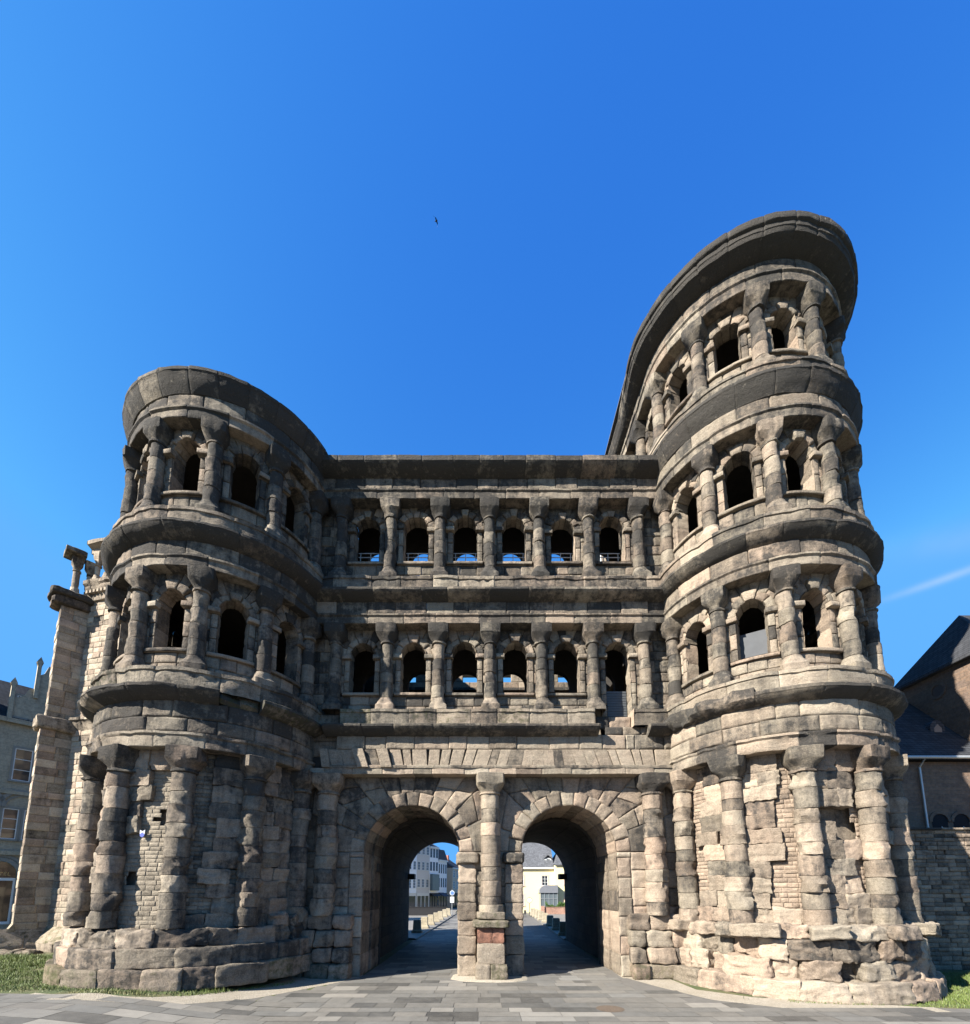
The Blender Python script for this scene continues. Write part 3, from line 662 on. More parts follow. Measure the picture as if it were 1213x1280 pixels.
        for cdeg in cols:
            if lv < 4 and cdeg * out < -90: continue
            m = MB(); column(m, S, ang(cdeg), .17 if Lf else .2, d['c0'], d['c1'], .28, so + .1, .35, .62, .2, capw=.44, basew=.42); m.build('column', STONE, root)
        e0 = ang(114.5)
        for s2 in ((-1, 1) if lv == 4 else (out,)):
            a, b = sorted((s2 * e0, s2 * (PW + 14.9)))
            rect_wall(T, S, a, b, d['c0'], d['c1'] + .05, .7, 1.5, .05, lambda: jit(so, .4), ero=.4, res=.3)
            if lv == 4:
                for q in (1, 2, 3): 
                    m = MB(); column(m, S, s2 * (e0 + q * ang(STEP)), .2, d['c0'], d['c1'], .34, so, .4, .9, .7, base=False, capw=.42); m.build('column', STONE, root)
    rect_wall(T, S, *sorted((out * ang(114.5), out * (PW + 14.9))), 0, 8.6, .8, 1.6, .2, lambda: jit(sg[1], .4), ero=.3, res=.35)
    T.build('masonry', STONE, root)
    # --- inside: floors, back wall and a core so that the windows open onto dark rooms
    I = MB(); topz = {3: 23.6, 4: 30.1}[top]
    th = np.linspace(-math.pi / 2, math.pi / 2, 28)
    ring = np.array([(side * XT + 3.75 * math.sin(t), YT - 3.75 * math.cos(t)) for t in th] + [(side * XT + 3.75, 14.9), (side * XT - 3.75, 14.9)])
    for z in [9.2, 17.3, 24.][:top - 1] + [topz]:
        for dz in (0, .3):
            V = [(x, y, z + dz) for x, y in ring] + [(side * XT, 4, z + dz)]; n = len(ring)
            I.add(V, T=[[i, (i + 1) % n, n] for i in range(n)])
    I.box((side * XT, 14.8, topz / 2), (8.6, .3, topz)); I.box((side * XT, 5.2, topz / 2), (7.6, .3, topz))
    if top == 4: I.box((side * XT - side * 3.6, 9., 26.9), (.25, 11.8, 6)); I.box((side * XT + side * 3.6, 9., 26.9), (.25, 11.8, 6))
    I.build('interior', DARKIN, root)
    # --- low sheet-metal roof
    r = MB(); w = rim[top] - .12; zt = {3: 23.98, 4: 30.64}[top]
    uu = np.concatenate([[-PW - 14.8], np.linspace(-PW, PW, 40), [PW + 14.8]])
    outer = S(uu, np.full_like(uu, zt), np.full_like(uu, w)); inner = outer.copy(); cx = np.stack([np.full_like(uu, side * XT), np.clip(outer[:, 1], 0, 14), np.full_like(uu, zt + 1.0)], -1)
    r.grid(np.stack([outer, outer * [1, 1, 1] + [0, 0, .06], cx], 1)); r.build('roof', plain('lead_sheet_roof', (.14, .145, .15), .6, .1), root)
    return root
tl = make_tower(-1, 3)
tr = make_tower(1, 4)
# rain pipe on the taller tower's inner side
m = MB(); xi = XT - 4.55; m.tube([(xi - .5, 7.5, 29.3), (xi - .2, 7.5, 29.0), (xi - .2, 7.5, 24.2)], .07); m.tube([(xi - .2, 7.9, 28.2), (xi - .2, 7.9, 24.2)], .05); m.build('rain_pipe', ZINC, tr)
# small plaque of the left tower's front bay
m = MB(); St = tower(-1)
def pl(mb, pts, w, at): 
    mb.prism([(ang(-2.5) + a, 5.55 + b) for a, b in pts], w - .03, w, lambda a, b, c: St(np.array(a), np.array(b), np.array(c)), at)
pm = plain('white_enamel', (.45, .45, .48), .4, var=.05); m2 = MB()
pl(m, [(-.09, .14), (-.015, .09), (.015, .09), (.09, .14), (.085, -.015), (0, .055), (-.085, -.015)], .02, (.5, .5, .5, 0)); m.build('plaque', pm, tl)
pl(m2, [(0, .055), (.085, -.015), (.07, -.085), (0, -.13), (-.07, -.085), (-.085, -.015)], .02, (.5, .5, .5, 0)); m2.build('plaque', plain('blue_enamel', (.08, .10, .3), .4, var=.05), tl)
print('towers done')

# ================================================================ THE SETTING
def paving_mat():
    t = NT('stone_paving'); at = t.n('ShaderNodeAttribute', attribute_name='st'); sp = t.n('ShaderNodeSeparateColor', {0: at.outputs['Color']})
    P = t.n('ShaderNodeNewGeometry').outputs['Position']; n = t.noise(P, 3., 8, .7); n2 = t.noise(P, 40, 4, .7); n3 = t.noise(P, .35, 5, .6)
    c = t.mix(sp.outputs[2], rgb(.115, .11, .098), rgb(.142, .13, .11))
    k = t.math('ADD', t.math('MULTIPLY_ADD', sp.outputs[0], .95, .42), t.math('MULTIPLY_ADD', n, .7, -.35)); k = t.math('ADD', k, t.math('MULTIPLY_ADD', n2, .5, -.25)); k = t.math('ADD', k, t.math('MULTIPLY_ADD', n3, .8, -.4))
    t.set(t.b, 'Base Color', t.mix(1., c, t.n('ShaderNodeCombineColor', {0: k, 1: k, 2: k}).outputs[0], 'MULTIPLY')); t.set(t.b, 'Roughness', .75)
    t.set(t.b, 'Normal', t.n('ShaderNodeBump', {'Strength': .35, 'Distance': .01, 'Height': t.math('ADD', n, n2)})); return t.m
def earth_mat():
    t = NT('lawn_earth'); P = t.n('ShaderNodeNewGeometry').outputs['Position']; n = t.noise(P, 1.4, 8, .7); n2 = t.noise(P, 18, 6, .7)
    c = t.mix(t.ramp(n, .4, .65), rgb(.05, .07, .016), rgb(.12, .10, .045)); c = t.mix(t.math('MULTIPLY', n2, .5), c, rgb(.035, .05, .014))
    t.set(t.b, 'Base Color', c); t.set(t.b, 'Roughness', .95); t.set(t.b, 'Normal', t.n('ShaderNodeBump', {'Strength': .8, 'Distance': .05, 'Height': n2})); return t.m
def gravel_mat():
    t = NT('pale_gravel'); P = t.n('ShaderNodeNewGeometry').outputs['Position']; v = t.n('ShaderNodeTexVoronoi', {'Vector': P, 'Scale': 28.}); n = t.noise(P, 1.2, 7, .7)
    c = t.mix(t.n('ShaderNodeSeparateColor', {0: v.outputs['Color']}).outputs[0], rgb(.22, .19, .145), rgb(.33, .29, .23)); c = t.mix(t.ramp(n, .35, .8, 0, .6), c, rgb(.17, .14, .09))
    t.set(t.b, 'Base Color', c); t.set(t.b, 'Roughness', .95); t.set(t.b, 'Normal', t.n('ShaderNodeBump', {'Strength': .9, 'Distance': .02, 'Height': v.outputs[0]})); return t.m
def gz(x, y):
    # the lawn and paving rise gently towards the left tower
    t = np.clip((-np.asarray(x, float) - 6.2) / 6.5, 0, 1); e = np.clip((9 - np.asarray(y, float)) / 3, 0, 1)
    return .5 * t * t * (3 - 2 * t) * e
# ground sheet to the horizon
g = MB(); k = np.concatenate([[-3000, -300, -60], np.arange(-40, 41, 1.), [60, 300, 3000.]]); X, Y = np.meshgrid(k, k, indexing='ij'); g.grid(np.stack([X, Y, gz(X, Y)], -1)); tag(g.build('ground', earth_mat()), kind='structure')
# curved edge of the paving in front of the gate
EDGE = [(-60, -5.2), (-25, -5.35), (-17, -5.5), (-12.6, -5.75), (-9.6, -5.5), (-7.8, -3.7), (-6.6, -1.5), (-5.8, -.3), (-5.6, .3), (5.6, .3), (6.2, -1.4), (7.2, -3.55), (8.8, -4.6), (11, -5.0), (14.4, -5.4), (25, -6), (60, -7)]
ex, ey = np.array(EDGE).T
def edge(x): return np.interp(x, ex, ey)
def inpave(x, y): return (y < edge(x) - .02) or (-5.35 < x < 5.45 and y < 62 and not (-1.38 < x < 1.25 and -1 < y < 16))
g = MB() # bedding under the slabs, 4 mm above the ground
xs = np.concatenate([np.linspace(-60, -26, 20), np.linspace(-25, 25, 101), np.linspace(26, 60, 6)])
g.grid(np.stack([np.stack([xs, np.full_like(xs, -60), .004 + gz(xs, -60)], 1), np.stack([xs, edge(xs), .004 + gz(xs, 0)], 1)], 1))
g.grid(np.array([[[-5.4, -.4, .0045], [-5.4, 62, .0045]], [[5.5, -.4, .0045], [7.4, 62, .0045]]])); tag(g.build('pavement_bed', plain('paving_joints', (.11, .102, .09), .9, var=.3)), kind='structure')
g = MB()
y = -16.
while y < 62:
    rh = rng.choice([.5, .62, .75]) if y < 15 else .8
    x0, x1 = (-26, 26) if y < .3 else (-5.35, 5.45)
    x = x0 + rng.uniform(-.8, 0)
    while x < x1:
        l = rng.choice([.7, .95, 1.2, 1.5]); 
        c = [(x + .008, y + .008), (x + l - .008, y + .008), (x + l - .008, y + rh - .008), (x + .008, y + rh - .008)]
        if all(inpave(*q) or (y > 0 and abs(q[0]) < 5.5) for q in c) and inpave(x + l / 2, y + rh / 2):
            z = .009 + rng.uniform(0, .003); dk = rng.random()
            tn = rng.uniform(.35, .6) if dk < .7 else (rng.uniform(.0, .2) if dk < .85 else rng.uniform(.75, 1.))
            g.add([(a, b, z + .004 + float(gz(a, b)) + rng.uniform(0, .001)) for a, b in c], [[0, 1, 2, 3]], at=(tn, 0, rng.random(), 0))
        x += l
    y += rh
tag(g.build('pavement', paving_mat(), smooth=False), kind='structure')
# gravel strip between paving and walls
g = MB()
xs = np.concatenate([np.linspace(-13.5, -5.5, 40), np.linspace(5.5, 16, 50)])
for a, b in ((-13.8, -5.45), (5.45, 13.5)):
    xx = np.linspace(a, b, 50); lo = edge(xx) - 0.; hi = np.where(np.abs(xx) < 8, .4, 1.)
    if a < 0: hi = np.where(xx < -8.2, lo + np.clip(1.6 + (xx + 8.2) * .75, .06, 2) + .1 * np.sin(xx * 3), hi)
    if a > 0: hi = np.where(xx > 7.4, lo + np.clip(1.0 - (xx - 7.4) * .16, .12, 1.2) + .06 * np.sin(xx * 2.7), hi)
    g.grid(np.stack([np.stack([xx, lo - .7, .010 + gz(xx, 0)], 1), np.stack([xx, hi, .011 + gz(xx, 0)], 1)], 1))
tag(g.build('gravel', gravel_mat()), kind='stuff')
# sloping stone apron round the middle pier
g = MB(); rr = np.array([(-1.6, .3), (-1.65, -.7), (-1.1, -1.15), (-.5, -1.32), (.3, -1.36), (.9, -1.25), (1.45, -.9), (1.6, .3)])
g.grid(np.stack([np.c_[rr, np.full(8, .012)], np.c_[rr * .93, np.full(8, .06)], np.c_[rr * [.5, .3], np.full(8, .07)]], 1)); tag(g.build('pavement_apron', gravel_mat()), kind='structure')
# grass blades
def grass():
    n = 90000; px, py = [], []
    X = rng.uniform(-32, 24, n * 3); Y = rng.uniform(-5.6, 3.5, n * 3)
    keep = []
    d = fbm(np.stack([X * .9, Y * .9, 0 * X], -1), 31) 
    e = edge(X)
    left = (X < -7.6) & (Y > e + .08 + np.where(X > -10, np.clip(.1 + (X + 10) * .5, .1, 1.3), .06)) & (Y < np.where(X > -18, -1.5, 2.6)) & (np.hypot(X + XT, Y - YT) > 4.75)
    dens = np.where(Y < e + .5, .75 + 1.1 * d, 1.)
    right = (X > 8.3) & (Y > e + .1) & (np.hypot(X - XT, Y - YT) > 4.8) & (Y < .9) & ((X > 13.8) | (Y < e + .7))
    dens = np.where(right & (X < 13.5), 1.2 * d + .25, dens)
    m = (left | right) & (rng.random(n * 3) < dens)
    X, Y = X[m][:n], Y[m][:n]; k = len(X)
    h = rng.uniform(.03, .11, k) * np.where(X < -19, 1.5, 1) * (1 + .8 * fbm(np.stack([X * 2, Y * 2, 0 * X], -1), 5)); a = rng.uniform(0, 6.28, k); w = rng.uniform(.006, .014, k); ln = rng.uniform(0, .7, k) * h; la = rng.uniform(0, 6.28, k)
    V = np.stack([np.stack([X - w * np.cos(a), Y - w * np.sin(a), 0 * X], 1), np.stack([X + w * np.cos(a), Y + w * np.sin(a), 0 * X], 1), np.stack([X + ln * np.cos(la), Y + ln * np.sin(la), h], 1)], 1)
    g = MB(); dry = np.clip(.75 - 1.6 * (Y - edge(X) - .1), 0, .8) * (X < 0); V[:, :, 2] += gz(X, Y)[:, None]
    A = np.stack([rng.uniform(0, 1, k), 0 * X, np.clip(rng.normal(.1, .12, k) + dry, 0, 1), 0 * X], 1)
    g.V.append(V.reshape(-1, 3)); g.A.append(np.repeat(A, 3, 0)); g.T.append(np.arange(k * 3).reshape(-1, 3)); g.n = k * 3
    t = NT('grass_blades'); at = t.n('ShaderNodeAttribute', attribute_name='st'); sp = t.n('ShaderNodeSeparateColor', {0: at.outputs['Color']})
    c = t.mix(sp.outputs[0], rgb(.055, .085, .014), rgb(.10, .145, .024)); c = t.mix(sp.outputs[2], c, rgb(.22, .18, .08)); t.set(t.b, 'Base Color', c); t.set(t.b, 'Roughness', .6)
    tag(g.build('grass', t.m, smooth=False), kind='stuff')
grass()
# iron cover in the paving
g = MB(); th = np.linspace(0, 2 * math.pi, 33)[:-1]
for r, z in ((.42, .018), (.36, .020)): g.add([(r * math.cos(a), r * math.sin(a), z) for a in th] + [(0, 0, z)], T=[[i, (i + 1) % 32, 32] for i in range(32)])
for i in range(-4, 5): g.box((i * .075, 0, .023), (.03, .55 * math.sqrt(max(.05, 1 - (i / 5.) ** 2)), .006))
o = g.build('manhole_cover', plain('rusty_iron', (.10, .075, .055), .85, .1, var=.4, scale=12), smooth=False); o.location = (3.52, -5.43, 0); tag(o, 'round rusty iron manhole cover set in the paving before the right arch', 'manhole cover')
# kerbs and side pavements beyond the gate
g = MB()
for (xa, xb, s_) in ((-5.35, -4.65, -1), (5.4, 7.3, 1)):
    ys = np.linspace(14.8, 62, 40); xk = np.interp(ys, [8, 55], [xa, xb]); prof = [(0, .0), (0, .12), (.14, .125)]
    g.grid(np.stack([np.stack([xk + s_ * a, ys, np.full_like(ys, z)], 1) for a, z in prof], 1), at=(.6, 0, .6, 0))
tag(g.build('kerb', paving_mat(), sharp=30), kind='structure')
g = MB()
for (xa, xb, s_, far) in ((-5.35, -4.65, -1, -60), (5.4, 7.3, 1, 60)):
    ys = np.linspace(15.2, 130, 60); xk = np.interp(ys, [8, 55, 130], [xa, xb, xb * 1.5]) + s_ * .14
    g.grid(np.stack([np.stack([xk, ys, np.full_like(ys, .122)], 1), np.stack([np.full_like(ys, far), ys, np.full_like(ys, .122)], 1)], 1), at=(.7, 0, .5, 0))
tag(g.build('side_pavement', paving_mat()), kind='structure')
# bollards: tapering stone blocks with a stepped foot
BST = stone_mat('bollard_sandstone', (.30, .26, .19), (.27, .235, .17), (.04, .038, .03), .3, .3)
def bollard():
    m = MB(); 
    for (w, z) in (): pass
    def sq(w): return np.array([(-w, -w * .9), (w, -w * .9), (w, w * .9), (-w, w * .9)])
    prof = [(.44, 0), (.44, .17), (.41, .2), (.345, .26), (.33, .3), (.30, 1.02), (.285, 1.06), (.25, 1.08), (.0, 1.09)]
    P = np.array([[(*q, z) for q in sq(w)] for w, z in prof]).transpose(1, 0, 2); m.grid(P, (.5, .25, .5, 0), closed=True)
    o = m.build('bollard', BST, sharp=20); return o
proto = bollard(); b_first = True
ordn = ['first', 'second', 'third', 'fourth', 'fifth', 'sixth', 'seventh', 'eighth']
BL = [(-5.95, 20.1), (-5.95, 25.1), (-5.85, 29.6), (-5.8, 34.7), (-5.7, 39.), (-5.65, 45.4), (-5.5, 50.)]
BRt = [(6.2, 17.6), (6.45, 22.9), (6.65, 27.95), (6.95, 33.7), (7.05, 38.2), (7.2, 42.3), (7.25, 46.), (7.3, 50.)]
for side, L in (('left', BL), ('right', BRt)):
    for i, (x, y) in enumerate(L):
        o = proto if b_first else copy_tree(proto); b_first = False; o.location = (x, y, .12); o.rotation_euler = (0, 0, rng.normal(0, .05))
        shade = i == 0 if side == 'left' else i < 3
        tag(o, f"{'shaded' if shade else 'sunlit'} tapering stone bollard, {ordn[i]} from the gate along the {side} kerb", 'bollard', 'stone bollards along the street kerbs')

# ---------------------------------------------------------------- windows helper for the houses
def house_window(par, M, u, z, w, h, cols=2, rows=3, frame=WHITE, glass=GLASS, depth=.12, surround=None, sw=.14, arch=False, name='window'):
    """framed window in a wall given by M(u, z, out)->xyz; returns the frame object"""
    f = MB(); e = .06
    def bx(mb, a, b, c, d, o0, o1): mb.prism([(a, c), (b, c), (b, d), (a, d)], o0, o1, M)
    if surround:
        s = MB(); bx(s, u - w/2 - sw, u - w/2, z - sw * .6, z + h + sw, -.1, .05); bx(s, u + w/2, u + w/2 + sw, z - sw * .6, z + h + sw, -.1, .05); bx(s, u - w/2, u + w/2, z + h, z + h + sw, -.1, .055); bx(s, u - w/2 - sw - .05, u + w/2 + sw + .05, z - sw, z, -.1, .11)
        so2 = s.build(name, surround, par, smooth=False)
    bx(f, u - w/2, u - w/2 + e, z, z + h, -.06, .015); bx(f, u + w/2 - e, u + w/2, z, z + h, -.06, .015); bx(f, u - w/2 + e, u + w/2 - e, z, z + e, -.06, .014); bx(f, u - w/2 + e, u + w/2 - e, z + h - e, z + h, -.06, .014)
    for i in range(1, cols): bx(f, u - w/2 + w * i / cols - .03, u - w/2 + w * i / cols + .03, z + e, z + h - e, -.05, .012)
    for i in range(1, rows): bx(f, u - w/2 + e, u + w/2 - e, z + h * i / rows - .02, z + h * i / rows + .02, -.05, .010)
    if surround: fo = f.build('frame', frame, so2, smooth=False)
    else: fo = so2 = f.build(name, frame, par, smooth=False)
    gl = MB(); gl.add([M(u - w/2 + .03, z + .03, .004), M(u + w/2 - .03, z + .03, .004), M(u + w/2 - .03, z + h - .03, .004), M(u - w/2 + .03, z + h - .03, .004)], [[0, 1, 2, 3]]); gl.build('pane', glass, so2, smooth=False)
    return so2
def wall_frame(ox, oy, ang_):
    """wall running along direction ang_, outward normal to its right (towards the camera for ang_=0)"""
    c, s_ = math.cos(ang_), math.sin(ang_)
    return lambda u, z, o: (ox + u * c + o * s_, oy + u * s_ - o * c, z)

# ================================================================ NEIGHBOURS OF THE GATE
def planeS(ox, oy, a):
    c, s_ = math.cos(a), math.sin(a)
    return lambda u, v, w: np.stack([ox + u * c + w * s_ + 0 * v, oy + u * s_ - w * c + 0 * v, v + 0 * u + 0 * w], -1)
def wallS(p, q):
    a = math.atan2(q[1] - p[1], q[0] - p[0]); return planeS(p[0], p[1], a), math.hypot(q[0] - p[0], q[1] - p[1]), a
# ---- church apse against the left tower
apse = tag(empty('church_apse', (-21, 7, 0)), 'tall brown sandstone church apse with corner buttress and column gallery, left of the round tower', 'church apse')
def aat():
    r = rng.random(); return (1.0 if r < .06 else float(np.clip(rng.normal(.5, .25), 0, 1)), float(np.clip(.3 + rng.normal(0, .2), 0, 1)), float(np.clip(rng.normal(.4, .35), 0, 1)), 0)
CA, CB = (-23.25, 4.6), (-17.6, 3.3)
loc0 = (-21, 7, 0)
def abuild(mb, name, mat, par=apse):
    o = mb.build(name, mat, par); 
    if par is apse: o.location = (-loc0[0], -loc0[1], 0)
    return o
m = MB(); S1, L1, a1 = wallS(CA, CB)
rect_wall(m, S1, 0, L1, 1.4, 12.5, .34, .62, 0, aat, res=.3, ero=.1, off=.012, bev=.014, depth=.02); rect_wall(m, S1, 0, L1, 13.1, 20.3, .33, .6, 0, aat, res=.3, ero=.1, off=.012, bev=.014, depth=.02)
rect_wall(m, S1, -.1, L1, 0, 1.0, .5, 1.1, .5, lambda: (.5, .5, .4, .3), res=.3); strip(m, S1, -.1, L1, [(.5, .9), (.5, 1.0), (0, 1.75)], 1.2, lambda: (.5, .4, .4, .55), amp=.02)
CD = (-26.6, 7.0); S2, L2, a2 = wallS(CD, CA); rect_wall(m, S2, 0, L2, 0, 20.3, .5, 1., 0, aat, res=.6)
S3, L3, a3 = wallS((-26.6, 9.), CD); rect_wall(m, S3, 0, L3, 0, 20.3, .8, 1.5, 0, aat, res=.8)
sheet(m, S1, -.1, L1, 0, 20.3, -.05, (.4, .6, .3, 0)); abuild(m, 'masonry', BRONZE)
m = MB(); strip(m, S1, 0, L1, [(0, 12.4), (.05, 12.5), (.22, 12.9), (.3, 12.95), (.3, 13.1), (0, 13.25)], .7, lambda: jit(.75, .3), amp=.05, ero=.1); abuild(m, 'string_course', BRONZE)
m = MB(); strip(m, S1, -.1, L1, [(0, 20.2), (.1, 20.25), (.12, 20.6), (.3, 20.9), (.3, 21.05), (.4, 21.15), (.4, 21.35), (-.6, 21.4)], .55, lambda: jit(.5, .3), amp=.03, ero=.05)
u = np.linspace(.1, L1 - .1, 22)
for k in u: m.box((0, 0, 0), (.14, .2, .18), M=lambda x, y, z, k=k: tuple(S1(np.array(k + x), np.array(20.72 + z), np.array(.2 + y))))
abuild(m, 'cornice', BRONZE)
m = MB(); strip(m, S1, -.2, L1, [(-.3, 23.3), (.1, 23.35), (.12, 23.6), (.4, 23.75), (.4, 23.95), (-.4, 24.3)], 1., lambda: jit(.5, .3), amp=.02); rect_wall(m, S1, -.1, L1, 21.3, 23.4, .5, 1, -1.1, lambda: jit(.7), res=.5); abuild(m, 'gallery_roof', BRONZE)
for k in np.linspace(.25, L1 - .2, 8):
    m = MB(); column(m, S1, k, -.05, 21.35, 23.4, .13, .3, .3, 1.2, .1, capw=.2, basew=.2, n=12); abuild(m, 'column', BRONZE)
# buttress
dx, dy = -.65, -.76; BW, BLn = .85, 1.3
tip = (CA[0] + dx * BLn, CA[1] + dy * BLn)
m = MB(); Sf, Lf_, af = wallS(tip, CA) # right flank
off = (-.89 * -1 * 0, 0)
def flank(z0, z1, l, w=0.): rect_wall(m, Sf, Lf_ - l, Lf_ + .25, z0, z1, .42, .75, w, aat, res=.3, ero=.1, bev=.014, depth=.02)
flank(0, 1.6, BLn + .0, .08); flank(1.6, 12.3, BLn); flank(12.9, 19.6, BLn - .15)
nx, ny = math.sin(af), -math.cos(af)
for z_, h_ in ((6.2, 12.4), (16., 7.6)): m.box(((tip[0] + CA[0]) / 2 - nx * BW / 2, (tip[1] + CA[1]) / 2 - ny * BW / 2, z_), (BLn - .3, BW - .2, h_), at=(.3, .8, .3, 0), rz=af)
ta = (tip[0] - nx * BW, tip[1] - ny * BW); Se, Le, ae = wallS(ta, tip)
rect_wall(m, Se, 0, Le, 1.6, 12.3, .42, .8, 0, aat, res=.3, bev=.012, depth=.015); rect_wall(m, Se, 0, Le, 12.9, 19.6, .42, .8, -.15, aat, res=.3, bev=.012, depth=.015)
strip(m, Se, -.1, Le + .08, [(.55, 0), (.55, .9), (0, 1.9)], 1., lambda: (.5, .4, .4, .5), amp=.02); strip(m, Sf, -.5, Lf_ + .2, [(.4, 0), (.4, .8), (0, 1.7)], 1., lambda: (.5, .5, .4, .4), amp=.02)
abuild(m, 'buttress', BRONZE)
for z, w, h in ((12.25, .25, .75), (19.55, .22, .5), (20.0, .38, .45)):
    m = MB(); rock(m, Sf, -w, Lf_ + .3, z, z + h, -BW - w, w, jit(.8, .3), p=9, amp=.05); abuild(m, 'buttress_cap', BRONZE)
m = MB(); column(m, planeS(tip[0] + .3, tip[1] + .5, af), .05, -.35, 20.4, 22.9, .16, .5, .3, 1.2, .1, capw=.26, basew=.24, n=12); column(m, planeS(tip[0] + .3, tip[1] + .5, af), .65, -.35, 20.4, 22.9, .16, .5, .3, 1.2, .1, capw=.26, basew=.24, n=12)
rock(m, Sf, .0, .95, 22.85, 23.15, -BW - .1, .2, jit(.8), p=14, amp=.02); abuild(m, 'pinnacle', BRONZE)
# mossy ruin wall in the grass
m = MB(); Sm = planeS(-29, 3.2, 0.)
for z0, z1, us in ((0, .75, (0, 1.6, 3.2, 4.4)), (.7, 1.45, (0, 1.3, 2.6, 3.9))):
    for p, q in zip(us[:-1], us[1:]): rock(m, Sm, p, q, z0, z1, -.6, .35, (.5, .55, .4, .6), p=7, amp=.09, n=15)
for z0, z1, us in ((0, .7, (4.6, 5.7, 6.7)),):
    for p, q in zip(us[:-1], us[1:]): rock(m, Sm, p, q, z0, z1, -.6, .2, (.5, .45, .4, .35), p=7, amp=.08, n=15)
tag(m.build('ruined_wall', STONE), 'low mossy wall of worn stone blocks in the grass at the foot of the apse', 'ruined wall')

# ---- hotel at the left edge
HST = masonry_mat('grey_ashlar', (.34, .295, .215), (.285, .25, .185), (.22, .19, .145), 1.1, .42, .3, .3, .01)
hot = tag(empty('hotel_building', (-36, 14, 0), rad(53.13)), 'shaded grey stone hotel with stepped gable and white framed windows at the left edge', 'hotel')
HM = wall_frame(0, 0, 0.)
m = MB(); m.box((2, 4.5, 8.3), (22, 9, 16.6)); m.build('wall', HST, hot, smooth=False)
m = MB(); half = [(-.85, 16.6), (-.85, 18.3), (-.45, 18.45), (-.15, 18.75), (.05, 19.3), (.45, 19.5), (.45, 20.6), (.8, 20.9), (1.0, 21.6)]
m.prism(half + [(2.8 - a, z) for a, z in half[::-1]], -.45, .08, lambda a, b, c: HM(a, b, c))
for a, z in ((-.8, 18.2), (.45, 20.4)):
    for s_ in (0, 1):
        aa = a if not s_ else 2.8 - a
        m.prism([(aa - .13, z - 1.7), (aa + .13, z - 1.7), (aa + .11, z + 1.2), (aa + .2, z + 1.3), (aa, z + 1.75), (aa - .2, z + 1.3), (aa - .11, z + 1.2)], -.1, .24, lambda a, b, c: HM(a, b, c))
m.build('gable', HST, hot, smooth=False)
m = MB(); m.prism([(-.35, 16.6), (4.6, 21.0), (9.3, 16.6)], -9, 13, lambda a, b, c: (c, a, b)); m.build('roof', slate_mat('hotel_slate', (.02, .022, .026)), hot, smooth=False)
m = MB(); m.prism([(-9, 16.35), (-9, 16.7), (13, 16.7), (13, 16.35)], 0.02, .34, lambda a, b, c: HM(a, b, c)); m.prism([(-9, 10.9), (-9, 11.15), (13, 11.15), (13, 10.9)], 0.02, .16, HM); m.prism([(-9, 6.3), (-9, 6.6), (13, 6.6), (13, 6.3)], 0.02, .22, HM); m.build('cornice', HST, hot, smooth=False)
SUR = plain('grey_stone_trim', (.2, .19, .165), .85, var=.2)
for u, z, w, h, c_, r_ in ((-.2, 16.95, .62, 1.7, 1, 2), (.75, 16.95, .72, 1.7, 2, 2), (1.8, 16.95, .62, 1.7, 2, 2), (.3, 12.0, 1.0, 2.5, 1, 3), (2.2, 12.0, 1.0, 2.5, 1, 3), (4.5, 12, 1, 2.5, 1, 3), (-1.7, 12, 1, 2.5, 1, 3), (.05, 7.5, .85, 2.3, 1, 3), (1.2, 7.5, .85, 2.3, 1, 3), (3.6, 7.5, .85, 2.3, 1, 3), (4.7, 7.5, .85, 2.3, 1, 3), (-2.2, 7.5, .85, 2.3, 1, 3), (-1.1, 7.5, .85, 2.3, 1, 3)):
    house_window(hot, HM, u, z, w, h, c_, r_, surround=SUR)
def arc_band(mb, M, uc, zc, r0, r1, o0, o1, n=16, a0=0., a1=math.pi):
    f = np.linspace(a0, a1, n); 
    P = np.array([[M(uc + r * math.cos(t), zc + r * math.sin(t), o) for r, o in ((r0, o0), (r0, o1), (r1, o1), (r1, o0))] for t in f]); mb.grid(P)
for uc in (.62, 4.15, -1.65):
    m = MB(); arc_band(m, HM, uc, 9.9, 1.15, 1.4, -.02, .12); arc_band(m, HM, uc, 9.9, .9, 1.0, -.02, .08); m.build('arch_moulding', SUR, hot)
for uc in (-.15, 3.6):
    m = MB(); f = np.linspace(0, math.pi, 20); pts = [(uc - .95, 1.2), ] + [(uc - .95 * math.cos(t), 4.85 + .95 * math.sin(t)) for t in f] + [(uc + .95, 1.2)]
    m.prism(pts, -.2, .012, HM); d_ = m.build('door', glass_mat('dark_door_glass', (.008, .008, .01)), hot, smooth=False)
    m = MB(); arc_band(m, HM, uc, 4.85, .97, 1.25, -.02, .14); arc_band(m, HM, uc, 4.85, 1.3, 1.5, -.02, .08)
    for e in (-1, 1): m.prism([(uc + e * 1.1 - .14, 1.2), (uc + e * 1.1 + .14, 1.2), (uc + e * 1.1 + .14, 4.85), (uc + e * 1.1 - .14, 4.85)], -.02, .14, HM)
    m.build('arch_moulding', SUR, hot)
    m = MB()
    for a, b, c, d in ((-.95, .95, 4.4, 4.6), (-.95, -.83, 1.2, 4.4), (.83, .95, 1.2, 4.4), (-.05, .05, 1.2, 4.4), (-.95, .95, 1.2, 1.4)): m.prism([(uc + a, c), (uc + b, c), (uc + b, d), (uc + a, d)], .0, .05 + .002 * (a == -.95), HM)
    m.build('frame', WHITE, d_, smooth=False)
